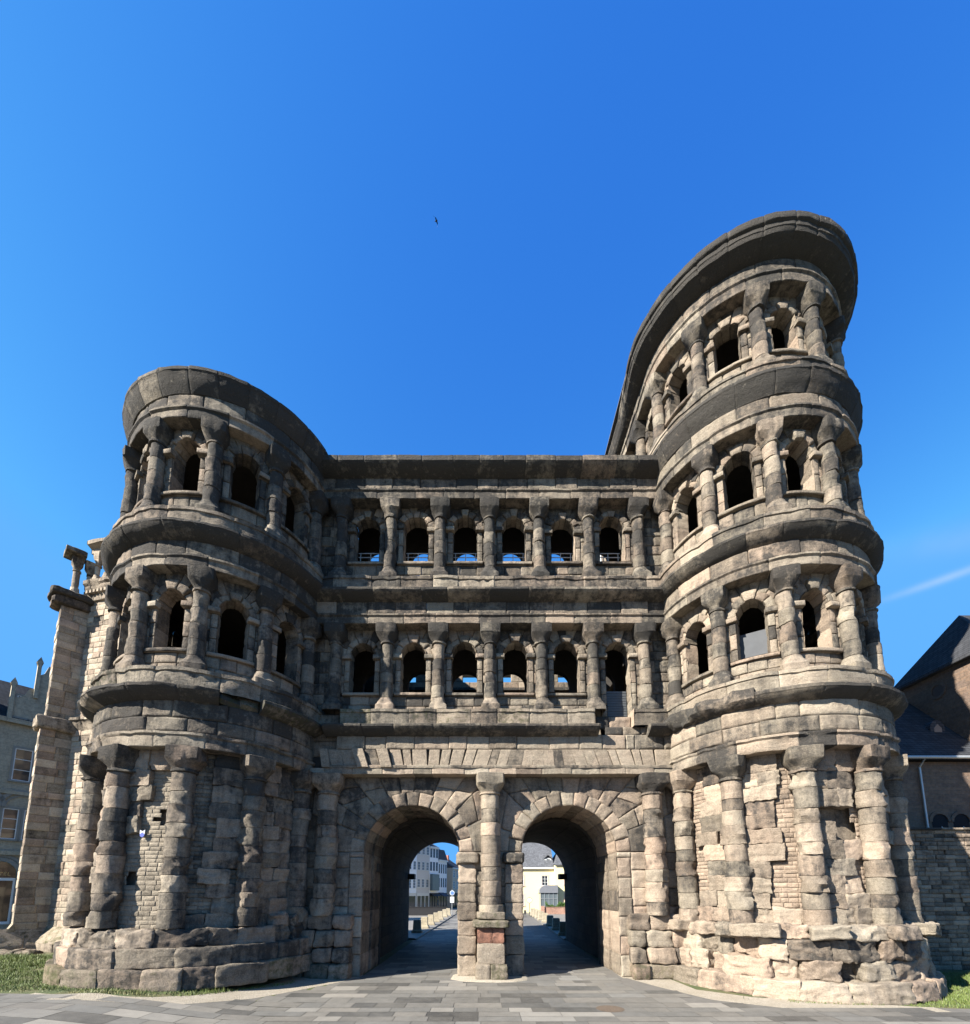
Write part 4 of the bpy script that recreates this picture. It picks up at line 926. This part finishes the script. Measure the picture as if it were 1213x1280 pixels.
def lettering(tc, par, loc):
    o = bpy.data.objects.new('tmp', tc); COL.objects.link(o); bpy.context.view_layer.update()
    me = bpy.data.meshes.new_from_object(o.evaluated_get(bpy.context.evaluated_depsgraph_get())); bpy.data.objects.remove(o)
    l = bpy.data.objects.new('lettering', me); COL.objects.link(l); l.parent = par; l.location = loc; l.rotation_euler = (math.pi / 2, 0, 0); return l
tc = bpy.data.curves.new('hotel_lettering', 'FONT'); tc.body = 'HOTEL'; tc.size = .36; tc.extrude = .012; tc.align_x = 'CENTER'; tc.space_character = 1.15; tc.materials.append(plain('gilt_letters', (.42, .33, .16), .4, .5))
lettering(tc, hot, (-.12, -.03, 4.78))
m = MB(); m.prism([(-2.9, 17.0), (-1.7, 17.0), (-1.7, 18.4), (-2.3, 19.4), (-2.9, 18.4)], -1.4, .0, HM); m.build('dormer', plain('green_copper', (.09, .16, .13), .6), hot, smooth=False)

# ---- right side: boundary wall and two monastery houses
BRN = masonry_mat('brown_quarry_stone', (.17, .115, .08), (.125, .09, .07), (.15, .125, .10), .5, .2, .7, .35)
m = MB(); Sw = flat(1.6)
def wat(): return (float(np.clip(rng.normal(.42, .25), 0, 1)), float(np.clip(.3 + rng.normal(0, .2), 0, 1)), .55, .0)
rect_wall(m, Sw, 15.2, 24.5, 0, 6.5, .2, .5, 0, wat, res=.4, bev=.016, depth=.03, off=.02); rect_wall(m, Sw, 24.5, 45, 0, 6.5, .6, 1.5, 0, wat, res=.5)
m.box((30, 2.05, 3.2), (29.6, .7, 6.4)); strip(m, Sw, 15.2, 45, [(-.7, 6.62), (.08, 6.55), (.1, 6.46), (0, 6.42)], .9, lambda: jit(.7), amp=.03, res=.4)
tag(m.build('boundary_wall', STONE), 'high shaded rubble wall running right from the foot of the right tower', 'wall')
lo = tag(empty('monastery_house', (24, 6, 0)), 'low brown stone house with slate roof and small dormer behind the rubble wall', 'house')
def lb(mb, name, mat, par, **k):
    o = mb.build(name, mat, par, **k); o.location = (-par.location.x, -par.location.y, 0); return o
m = MB(); m.box((22.0, 8.2, 5.4), (10.2, 8., 10.8)); lb(m, 'wall', BRN, lo, smooth=False)
m = MB(); m.prism([(3.8, 10.55), (3.85, 10.75), (8.2, 15.75), (12.6, 10.75), (12.6, 10.55)], 15.5, 27.15, lambda a, b, c: (c, a, b)); lb(m, 'roof', slate_mat('monastery_slate', (.032, .034, .038)), lo, smooth=False)
m = MB(); m.tube([(15.6, 3.72, 10.68), (27.1, 3.72, 10.68)], .09); m.tube([(23.3, 3.75, 10.6), (23.3, 4.08, 10.2), (23.3, 4.08, 0)], .06); lb(m, 'gutter', plain('light_zinc', (.42, .43, .42), .4, .5), lo)
m = MB(); DM = wall_frame(26.2, 5.62, 0.)
f = np.linspace(0, math.pi, 11); m.prism([(-.42, 12.2), (.42, 12.2)] + [(.42 * math.cos(t), 13.0 + .5 * math.sin(t)) for t in f], -1.2, 0, DM)
dr = lb(m, 'dormer', slate_mat('dormer_slate', (.05, .05, .055)), lo, smooth=False)
m = MB(); m.prism([(-.22, 12.5), (.22, 12.5), (.22, 13.0), (.0, 13.25), (-.22, 13.0)], .0, .02, DM); m.build('pane', plain('dormer_shutter', (.22, .17, .14), .8), dr, smooth=False)
LM = wall_frame(0, 4.2, 0.)
for xc in (24.1, 25.25, 26.4):
    m = MB(); f = np.linspace(0, math.pi, 15); m.prism([(xc - .42, 5.5), (xc + .42, 5.5)] + [(xc + .42 * math.cos(t), 7.25 + .42 * math.sin(t)) for t in f], -.3, .012, LM)
    w_ = lb(m, 'arched_opening', plain('opening_shade', (.012, .012, .014), .9), lo, smooth=False)  # dark panel colour stands in for the shade inside the opening
    m = MB(); arc_band(m, LM, xc, 7.25, .43, .6, -.02, .06); m.build('surround', BRN, w_)
    m = MB(); m.prism([(xc - .2, 6.0), (xc + .3, 6.0), (xc + .3, 6.75), (xc + .05, 7.0)], .013, .04, LM); m.build('curtain', WHITE, w_, smooth=False)
ta_ = tag(empty('monastery_house', (31, 6, 0)), 'tall brown stone house with steep hipped slate roof and round window at the right edge', 'house')
m = MB(); m.box((32.2, 5.9, 8.45), (10., 5.4, 16.9)); lb(m, 'wall', BRN, ta_, smooth=False)
m = MB(); V = [(26.85, 2.8, 16.8), (37.6, 2.8, 16.8), (37.6, 9.0, 16.8), (26.85, 9.0, 16.8), (28.8, 5.9, 20.3), (35.5, 5.9, 20.3)]
m.add(V + [(x, y, 16.62) for x, y, z in V[:4]], [[0, 1, 5, 4], [2, 3, 4, 5], [6, 9, 8, 7], [0, 6, 7, 1], [3, 9, 6, 0], [1, 7, 8, 2], [2, 8, 9, 3]], [[3, 0, 4], [1, 2, 5]]); lb(m, 'roof', slate_mat('steep_slate', (.035, .036, .039)), ta_, smooth=False)
RM = wall_frame(27.2, 9., rad(-90))
m = MB(); f = np.linspace(0, 2 * math.pi, 25); arc_band(m, RM, 2.75, 15.6, .36, .5, -.02, .06, 25, 0, 2 * math.pi); w_ = lb(m, 'round_window', BRN, ta_)
m = MB(); m.prism([(2.75 + .36 * math.cos(t), 15.6 + .36 * math.sin(t)) for t in f[:-1]], -.1, .01, RM); m.build('pane', plain('brick_infill', (.09, .065, .055), .9), w_, smooth=False)

# ================================================================ THE STREET BEYOND
def town_house(name, label, cat, o, a, w, dep, h, wallm, roofm, storeys, nwin, roof_h, frame=WHITE, shop=None, ww=.8, wh=1.7, surround=None, mans=False, group=None):
    r = tag(empty(name, (o[0], o[1], 0), a), label, cat, group); M = wall_frame(0, 0, 0.)
    m = MB(); m.box((w / 2, dep / 2, h / 2), (w - .02, dep, h)); m.build('wall', wallm, r, smooth=False)
    m = MB()
    if mans: m.prism([(-.25, h), (.7, h + roof_h * .75), (dep / 2, h + roof_h), (dep - .7, h + roof_h * .75), (dep + .2, h)], 0, w, lambda a_, b_, c_: (c_, a_, b_))
    else: m.prism([(-.3, h - .05), (dep / 2, h + roof_h), (dep + .3, h - .05)], 0, w, lambda a_, b_, c_: (c_, a_, b_))
    rf = m.build('roof', roofm, r, smooth=False)
    m = MB(); m.prism([(-.02, h - .3), (w + .02, h - .3), (w + .02, h + .02), (-.02, h + .02)], 0, .3, M); m.build('cornice', surround or WHITE, r, smooth=False)
    for z in storeys:
        for i in range(nwin): house_window(r, M, w * (i + .5) / nwin, z, min(ww, w / nwin - .3), wh, 2, 3, frame, surround=surround, sw=.1)
    if shop:
        m = MB(); m.prism([(.2, .05), (w - .2, .05), (w - .2, 2.9), (.2, 2.9)], -.2, .02, M); s_ = m.build('shop_window', GLASS, r, smooth=False)
        m = MB(); 
        for i in range(4): x = .2 + (w - .4) * i / 3; m.prism([(x - .1, .05), (x + .1, .05), (x + .1, 2.9), (x - .1, 2.9)], .0, .08, M)
        m.prism([(.1, 2.9), (w - .1, 2.9), (w - .1, 3.5), (.1, 3.5)], 0, .12, M); m.build('shop_front', shop, s_, smooth=False)
    return r
WB = plain('pale_blue_render', (.62, .66, .72), .8, var=.06); GR = plain('grey_render', (.45, .43, .42), .85, var=.08); WH = plain('white_render', (.68, .69, .72), .8, var=.06); CR = plain('cream_render', (.62, .54, .31), .85, var=.05); BE = plain('beige_render', (.5, .42, .33), .85, var=.1)
TRIM = plain('pale_trim', (.5, .5, .48), .8, var=.05)
fa = rad(60); fx = lambda t: (-14.5 + .5 * t, 70 + .866 * t)
G_ = 'town houses of the street seen through the left arch'
town_house('town_house', 'pale blue rendered town house, leftmost in the left arch, partly behind the arch jamb', 'town house', fx(-5), fa, 7., 10, 14.5, WB, SLATE, (4.4, 8.1, 11.4), 5, 3, shop=TRIM, surround=WH, group=G_)
hgrey = town_house('town_house', 'narrow grey town house, second from the left among those in the left arch', 'town house', fx(2), fa, 4.3, 10, 14.2, GR, SLATE, (4.6, 8.1, 11.3), 3, 3, shop=TRIM, surround=TRIM, group=G_)
tw = town_house('town_house', 'white town house with tall dark grouped windows and an oriel above the shop awning', 'town house', fx(6.3), fa, 3.1, 10, 13.2, WH, SLATE, (8.1, 10.9), 3, 2.6, plain('dark_frames', (.1, .11, .13), .6), shop=IRON, ww=.75, wh=1.9, group=G_)
m = MB(); m.box((1.4, -.35, 5.7), (2.4, .7, 3.4)); m.build('oriel', plain('green_grey_oriel', (.12, .16, .17), .5), tw, smooth=False)
m = MB(); m.prism([(0.0, 3.5), (1.1, 2.9), (1.1, 2.8), (0, 3.3)], .2, 2.9, lambda a, b, c: (c, -a, b)); m.build('awning', IRON, tw, smooth=False)
th_ = town_house('town_house', 'white town house with brown shutters and dark mansard roof beside the slice of sky', 'town house', fx(9.4), rad(66), 3.9, 10, 10.6, WH, plain('brown_slate', (.07, .05, .05), .7), (4.7, 7.7), 4, 3.2, plain('brown_shutters', (.14, .12, .12), .7), shop=IRON, ww=.6, wh=2., mans=True, group=G_)
m = MB(); m.prism([(0.0, 3.6), (1.3, 2.9), (1.3, 2.75), (0, 3.3)], .2, 2.5, lambda a, b, c: (c, -a, b)); m.build('awning', plain('navy_awning', (.03, .045, .08), .8), th_, smooth=False)
q = fx(13.6)
town_house('town_house', 'narrow beige town house with a red chimney farther down the street', 'town house', (q[0] + .6, q[1] + 2), rad(72), 6, 9, 9.2, BE, SLATE, (4.4, 7.0), 3, 3.2, shop=IRON, group=G_)
m = MB(); m.box((3., 2.5, 11.2), (.6, .6, 2.2)); hb = bpy.data.objects['town_house.004'] if 'town_house.004' in bpy.data.objects else th_
m.build('chimney', plain('red_brick_chimney', (.25, .11, .08), .9), hb, smooth=False)
town_house('town_house', 'farthest small dark roofed house at the end of the street beside the middle pier', 'town house', (q[0] + 2.6, q[1] + 9), rad(78), 9, 9, 8.2, plain('rose_render', (.42, .3, .27), .85), SLATE, (4.2, 6.3), 4, 3., shop=IRON, group=G_)
# dark parapet in front of the street
m = MB(); m.box((-13.2, 50.2, .68), (15., .5, 1.3)); m.box((-13.2, 50.2, 1.36), (15.1, .62, .1)); tag(m.build('parapet_wall', plain('dark_basalt', (.018, .018, .02), .9, bump=.5), smooth=False), 'long low dark stone parapet before the street houses in the left arch', 'low wall')
# road sign by the left kerb
sg_ = tag(empty('road_sign', (-5.05, 52, .1)), 'round blue road sign on a grey pole at the end of the left kerb', 'road sign')
m = MB(); m.tube([(0, 0, 0), (0, 0, 3.9)], .05); m.build('pole', ZINC, sg_)
def disc(r, y0, y1, zc, n=28): 
    mb = MB(); mb.prism([(r * math.cos(t), zc + r * math.sin(t)) for t in np.linspace(0, 2 * math.pi, n)[:-1]], y0, y1, lambda a, b, c: (a, -c, b)); return mb
disc(.36, .05, .08, 3.4).build('sign_plate', plain('white_sheet', (.75, .76, .78), .5, var=.05), sg_, smooth=False); disc(.30, .081, .095, 3.4).build('sign_face', plain('blue_sheet', (.09, .17, .4), .5, var=.05), sg_, smooth=False)
m = MB(); m.box((0, -.07, 2.35), (.62, .02, .9)); m.build('sign_plate', WHITE, sg_, smooth=False)
# cream house in the right arch
ch = tag(empty('cream_house', (3, 62, 0)), 'cream rendered house with slate roof, dormer and grey porch seen through the right arch', 'house'); M = wall_frame(0, 0, 0.)
m = MB(); m.box((3.7, 5, 4.05), (11.6, 10, 8.1)); m.build('wall', CR, ch, smooth=False)
m = MB(); m.box((13.4, 4.4, 4.2), (7.8, 11.2, 8.4)); m.build('wall', CR, ch, smooth=False)
GSL = slate_mat('grey_slate', (.085, .087, .092))
m = MB(); m.prism([(-.4, 8.0), (-.35, 8.2), (2.2, 11.0), (5, 13.6), (10.4, 8.2)], -2.2, 9.48, lambda a, b, c: (c, a, b)); m.build('roof', GSL, ch, smooth=False)
m = MB(); m.add([(9.35, -1.5, 8.3), (17.6, -1.5, 8.3), (17.6, 10.3, 8.3), (9.35, 10.3, 8.3), (11.6, 3, 12.6), (15.5, 3, 12.6), (9.35, -1.5, 8.5), (17.6, -1.5, 8.5)], [[0, 1, 7, 6], [6, 7, 5, 4], [2, 3, 4, 5]], [[3, 6, 4], [7, 2, 5]]); m.build('roof', GSL, ch, smooth=False)
m = MB(); m.prism([(-2.2, 7.75), (9.4, 7.75), (9.4, 8.05), (-2.2, 8.05)], 0, .4, M); m.build('cornice', TRIM, ch, smooth=False)
PINK = plain('rose_stone_trim', (.5, .36, .3), .85)
for u, z, w, h in ((7.85, 4.8, 1.05, 1.75), (3.55, 4.8, 1.05, 1.75), (3.55, 1.3, 1.05, 1.9), (-.2, 4.8, 1.05, 1.75)): house_window(ch, M, u, z, w, h, 2, 3, surround=PINK)
M2 = wall_frame(0, -1.2, 0.)
for u, z, w, h in ((11.7, 5.0, 1.1, 2.1), (11.7, 1.2, 1.1, 2.1), (15., 5., 1.1, 2.1), (15., 1.2, 1.1, 2.1)): house_window(ch, M2, u, z, w, h, 2, 3, surround=PINK)
M3 = wall_frame(0, .75, 0.)
m = MB(); m.prism([(8.0, 8.6), (9.2, 8.6), (9.2, 9.7), (8.6, 10.25), (8.0, 9.7)], -1.6, 0, M3); d_ = m.build('dormer', TRIM, ch, smooth=False); house_window(d_, M3, 8.6, 8.75, .7, .95, 2, 2)
m = MB(); m.prism([(7.9, 9.65), (8.6, 10.3), (9.3, 9.65), (9.3, 9.78), (8.6, 10.46), (7.9, 9.78)], -1.7, .12, M3); m.build('dormer_roof', GSL, ch, smooth=False)
m = MB(); pr_ = [(6.6, 3.5), (6.65, 4.1), (7.0, 4.55), (7.6, 4.8), (9.8, 4.85), (9.8, 3.5)]; m.prism(pr_, 0, 2.2, M); po = m.build('porch', plain('lead_grey', (.17, .175, .19), .5, .2), ch, smooth=False)
m = MB(); m.prism([(6.8, .4), (9.7, .4), (9.7, 3.5), (6.8, 3.5)], .1, 2.0, M); m.build('pane', glass_mat('porch_glass', (.10, .12, .13)), po, smooth=False)
m = MB()
for x in (6.8, 7.5, 8.25, 9.0, 9.7): m.prism([(x - .05, .4), (x + .05, .4), (x + .05, 3.5), (x - .05, 3.5)], 2.0, 2.06, M)
m.prism([(6.75, 2.5), (9.75, 2.5), (9.75, 2.6), (6.75, 2.6)], 2.0, 2.065, M); m.build('frame', ZINC, po, smooth=False)
tc2 = bpy.data.curves.new('house_lettering', 'FONT'); tc2.body = 'Bit'; tc2.size = .62; tc2.extrude = .015; tc2.materials.append(IRON)
lettering(tc2, ch, (11.15, -1.24, 4.0))
# brick garden wall with planting
RB = masonry_mat('red_garden_brick', (.36, .17, .11), (.28, .13, .085), (.3, .24, .2), .25, .08, .4, .3)
m = MB(); m.box((13.6, 54.4, .65), (8., .4, 1.1)); m.box((13.6, 54.4, 1.22), (8.1, .5, .08)); m.box((9.35, 54.3, .75), (.55, .6, 1.35)); tag(m.build('garden_wall', RB, smooth=False), 'low red brick garden wall before the cream house in the right arch', 'low wall')
m = MB(); n = 5000; x = rng.uniform(9.9, 17.4, n); hgt = .35 + .25 * np.sin(x * 2.1) + .15 * np.sin(x * 5.3); z = 1.15 + rng.random(n) ** .7 * np.maximum(hgt, .12) * 1.5; y = 54.8 + rng.normal(0, .22, n); a = rng.uniform(-1, 1, (n, 3, 3)) * .11
m.V.append((np.stack([x, y, z], 1)[:, None] + a).reshape(-1, 3)); m.A.append(np.full((n * 3, 4), .5)); m.T.append(np.arange(n * 3).reshape(-1, 3)); m.n = n * 3
tag(m.build('hedge', plain('hedge_leaves', (.05, .10, .02), .6, var=.5, scale=9), smooth=False), 'low green hedge growing along the top of the red brick garden wall', 'hedge')
# closed parasol, round sign, cafe furniture
pa_ = tag(empty('parasol', (5.15, 50, .12)), 'closed white parasol standing beside the middle pier in the right arch', 'parasol')
m = MB(); m.tube([(0, 0, 0), (0, 0, 3.4)], .035); m.box((0, 0, .05), (.5, .5, .1)); m.build('pole', ZINC, pa_)
m = MB(); m.tube([(0, 0, .75), (0, 0, .9), (0, 0, 1.6), (0, 0, 2.8), (0, 0, 3.35), (0, 0, 3.5)], [.08, .22, .19, .2, .1, .02], 12); m.build('canopy', WHITE, pa_)
rs = tag(empty('road_sign', (6.7, 49, .12)), 'round road sign with a red rim on a dark pole before the cream house', 'road sign')
m = MB(); m.tube([(0, 0, 0), (0, 0, 2.75)], .04); m.build('pole', IRON, rs)
disc(.42, .05, .075, 2.3).build('sign_plate', plain('red_rim', (.5, .1, .08), .5), rs, smooth=False); disc(.33, .076, .09, 2.3).build('sign_face', plain('sign_white', (.75, .7, .62), .5), rs, smooth=False)
def chair(x, y, rz, lab):
    r = tag(empty('cafe_chair', (x, y, .01), rz), lab, 'chair', 'cafe chairs beyond the right arch')
    m = MB(); m.box((0, 0, .45), (.46, .46, .05)); m.build('seat', IRON, r, smooth=False)
    m = MB(); m.box((0, .22, .75), (.46, .04, .5)); m.build('backrest', IRON, r, smooth=False)
    for a in (-.2, .2):
        for b in (-.2, .2): m = MB(); m.tube([(a, b, 0), (a, b, .45)], .02, 6); m.build('leg', IRON, r)
chair(4.35, 47.2, .6, 'dark cafe chair left of the small table by the parasol'); chair(5.7, 47.3, -1.0, 'dark cafe chair right of the small table by the parasol')
tb = tag(empty('cafe_table', (5.0, 47.4, .01)), 'small dark cafe table on the paving in front of the closed parasol', 'table')
m = MB(); m.tube([(0, 0, .72), (0, 0, .75)], .42, 20); m.build('table_top', IRON, tb); m = MB(); m.tube([(0, 0, 0), (0, 0, .72)], .04); m.build('leg', IRON, tb)
# bird
bd = tag(empty('bird', (-3.4, 4.4, 47.6)), 'small dark bird with swept back wings flying in the blue sky', 'bird')
bd.scale = (.36, .36, .36); bd.rotation_euler = (rad(40), rad(35), rad(60)); m = MB(); m.tube([(0, 0, -.35), (0, 0, -.1), (0, 0, .15), (0, 0, .3)], [.02, .1, .1, .03], 8)
for s_ in (-1, 1): m.add([(0, -.02, .18), (0, -.02, -.08), (s_ * .45, .05, .02), (s_ * .85, .0, -.45), (s_ * .35, .05, .2), (0, .05, .18), (0, .05, -.08)], T=[[0, 1, 2], [0, 2, 4], [4, 2, 3], [5, 2, 6], [5, 4, 2]])
o = m.build('body', IRON, bd)

# ================================================================ camera, sun, sky
cam = bpy.data.cameras.new('camera'); co = bpy.data.objects.new('camera', cam); COL.objects.link(co); SC.camera = co
co.location = (-.355, -19.822, 3.486); co.rotation_euler = (rad(90 + 8.033), 0, 0)
cam.sensor_fit = 'HORIZONTAL'; cam.sensor_width = 36; cam.lens = 568.84 / 1213 * 36; cam.shift_x = .0029; cam.shift_y = .3266; cam.clip_end = 5000; cam.clip_start = .1
AZ, EL = 55., 35.
su = bpy.data.lights.new('sun', 'SUN'); su.energy = 5.0; su.angle = rad(.5); su.color = (1, .95, .87)
so_ = bpy.data.objects.new('sun', su); COL.objects.link(so_); so_.location = (-60, -45, 60)
from mathutils import Vector
sd = Vector((-math.sin(rad(AZ)) * math.cos(rad(EL)), -math.cos(rad(AZ)) * math.cos(rad(EL)), math.sin(rad(EL))))
so_.rotation_euler = sd.to_track_quat('Z', 'Y').to_euler()
wd = bpy.data.worlds.new('World'); SC.world = wd; wd.use_nodes = True; nt = wd.node_tree; nt.nodes.clear()
sky = nt.nodes.new('ShaderNodeTexSky'); sky.sky_type = 'NISHITA'; sky.sun_disc = False; sky.sun_elevation = rad(EL); sky.sun_rotation = math.atan2(sd.x, sd.y)
sky.altitude = 300; sky.air_density = 1.; sky.dust_density = .1; sky.ozone_density = 1.
def wn(ty, **kw):
    n = nt.nodes.new(ty)
    for k, v in kw.items(): setattr(n, k, v)
    return n
# the phone's deep azure: per channel gain and contrast on the sky colour
sep = wn('ShaderNodeSeparateColor'); nt.links.new(sky.outputs[0], sep.inputs[0]); hs = wn('ShaderNodeCombineColor')
for c_, (k_, p_, m_) in enumerate(((.37, 2.0, 1.25), (.84, 1.4, 1.9), (2.27, .58, 3.6))):
    mi = wn('ShaderNodeMath', operation='MINIMUM'); nt.links.new(sep.outputs[c_], mi.inputs[0]); mi.inputs[1].default_value = m_
    pw = wn('ShaderNodeMath', operation='POWER'); nt.links.new(mi.outputs[0], pw.inputs[0]); pw.inputs[1].default_value = p_
    ml = wn('ShaderNodeMath', operation='MULTIPLY'); nt.links.new(pw.outputs[0], ml.inputs[0]); ml.inputs[1].default_value = k_; nt.links.new(ml.outputs[0], hs.inputs[c_])
# two faint vapour trails in the sky low on the right
tcw = wn('ShaderNodeTexCoord'); 
def wmath(op, a, b=0.):
    n = wn('ShaderNodeMath', operation=op)
    for i, v in enumerate((a, b)):
        if isinstance(v, (int, float)): n.inputs[i].default_value = v
        else: nt.links.new(v, n.inputs[i])
    return n.outputs[0]
def vdot(v):
    n = wn('ShaderNodeVectorMath', operation='DOT_PRODUCT'); nt.links.new(tcw.outputs['Generated'], n.inputs[0]); n.inputs[1].default_value = v; return n.outputs['Value']
def raydir(x, y):
    a = (x - 602.93) / 568.84; b = -(y - 1036.2) / 568.84; t_ = rad(8.033); d = Vector((a, math.cos(t_) - b * math.sin(t_), math.sin(t_) + b * math.cos(t_))); return d.normalized()
no = wn('ShaderNodeTexNoise'); no.inputs['Scale'].default_value = 14.; no.inputs['Detail'].default_value = 6; nt.links.new(tcw.outputs['Generated'], no.inputs['Vector'])
tot = None
for p, q, w_, st_ in (((1100, 752), (1213, 712), .0055, .24), ((1080, 690), (1213, 672), .02, .07)):
    d0, d1 = raydir(*p), raydir(*q); n_ = d0.cross(d1).normalized(); al = (d1 - d0).normalized()
    x = wmath('DIVIDE', vdot(n_), w_); g_ = wmath('POWER', 2.718, wmath('MULTIPLY', wmath('MULTIPLY', x, x), -1.))
    along = wn('ShaderNodeMapRange', interpolation_type='SMOOTHSTEP'); nt.links.new(vdot(al), along.inputs[0]); e0, e1 = d0.dot(al), d1.dot(al)
    along.inputs[1].default_value = e0 - .04; along.inputs[2].default_value = e0 + .6 * (e1 - e0); along.inputs[3].default_value = 0; along.inputs[4].default_value = 1
    f_ = wmath('MULTIPLY', wmath('MULTIPLY', g_, along.outputs[0]), wmath('MULTIPLY', no.outputs[0], st_ * 2)); tot = f_ if tot is None else wmath('ADD', tot, f_)
mx = wn('ShaderNodeMix', data_type='RGBA'); nt.links.new(tot, mx.inputs[0]); nt.links.new(hs.outputs[0], mx.inputs[6]); mx.inputs[7].default_value = (3.4, 3.9, 4.4, 1)
bg = nt.nodes.new('ShaderNodeBackground'); bg.inputs[1].default_value = .065; wo = nt.nodes.new('ShaderNodeOutputWorld')
nt.links.new(mx.outputs[2], bg.inputs[0]); nt.links.new(bg.outputs[0], wo.inputs[0])
SC.view_settings.view_transform = 'Standard'; SC.view_settings.look = 'None'; SC.view_settings.exposure = 1.8; SC.view_settings.gamma = 1.
SC.cycles.use_denoising = True; SC.cycles.max_bounces = 6
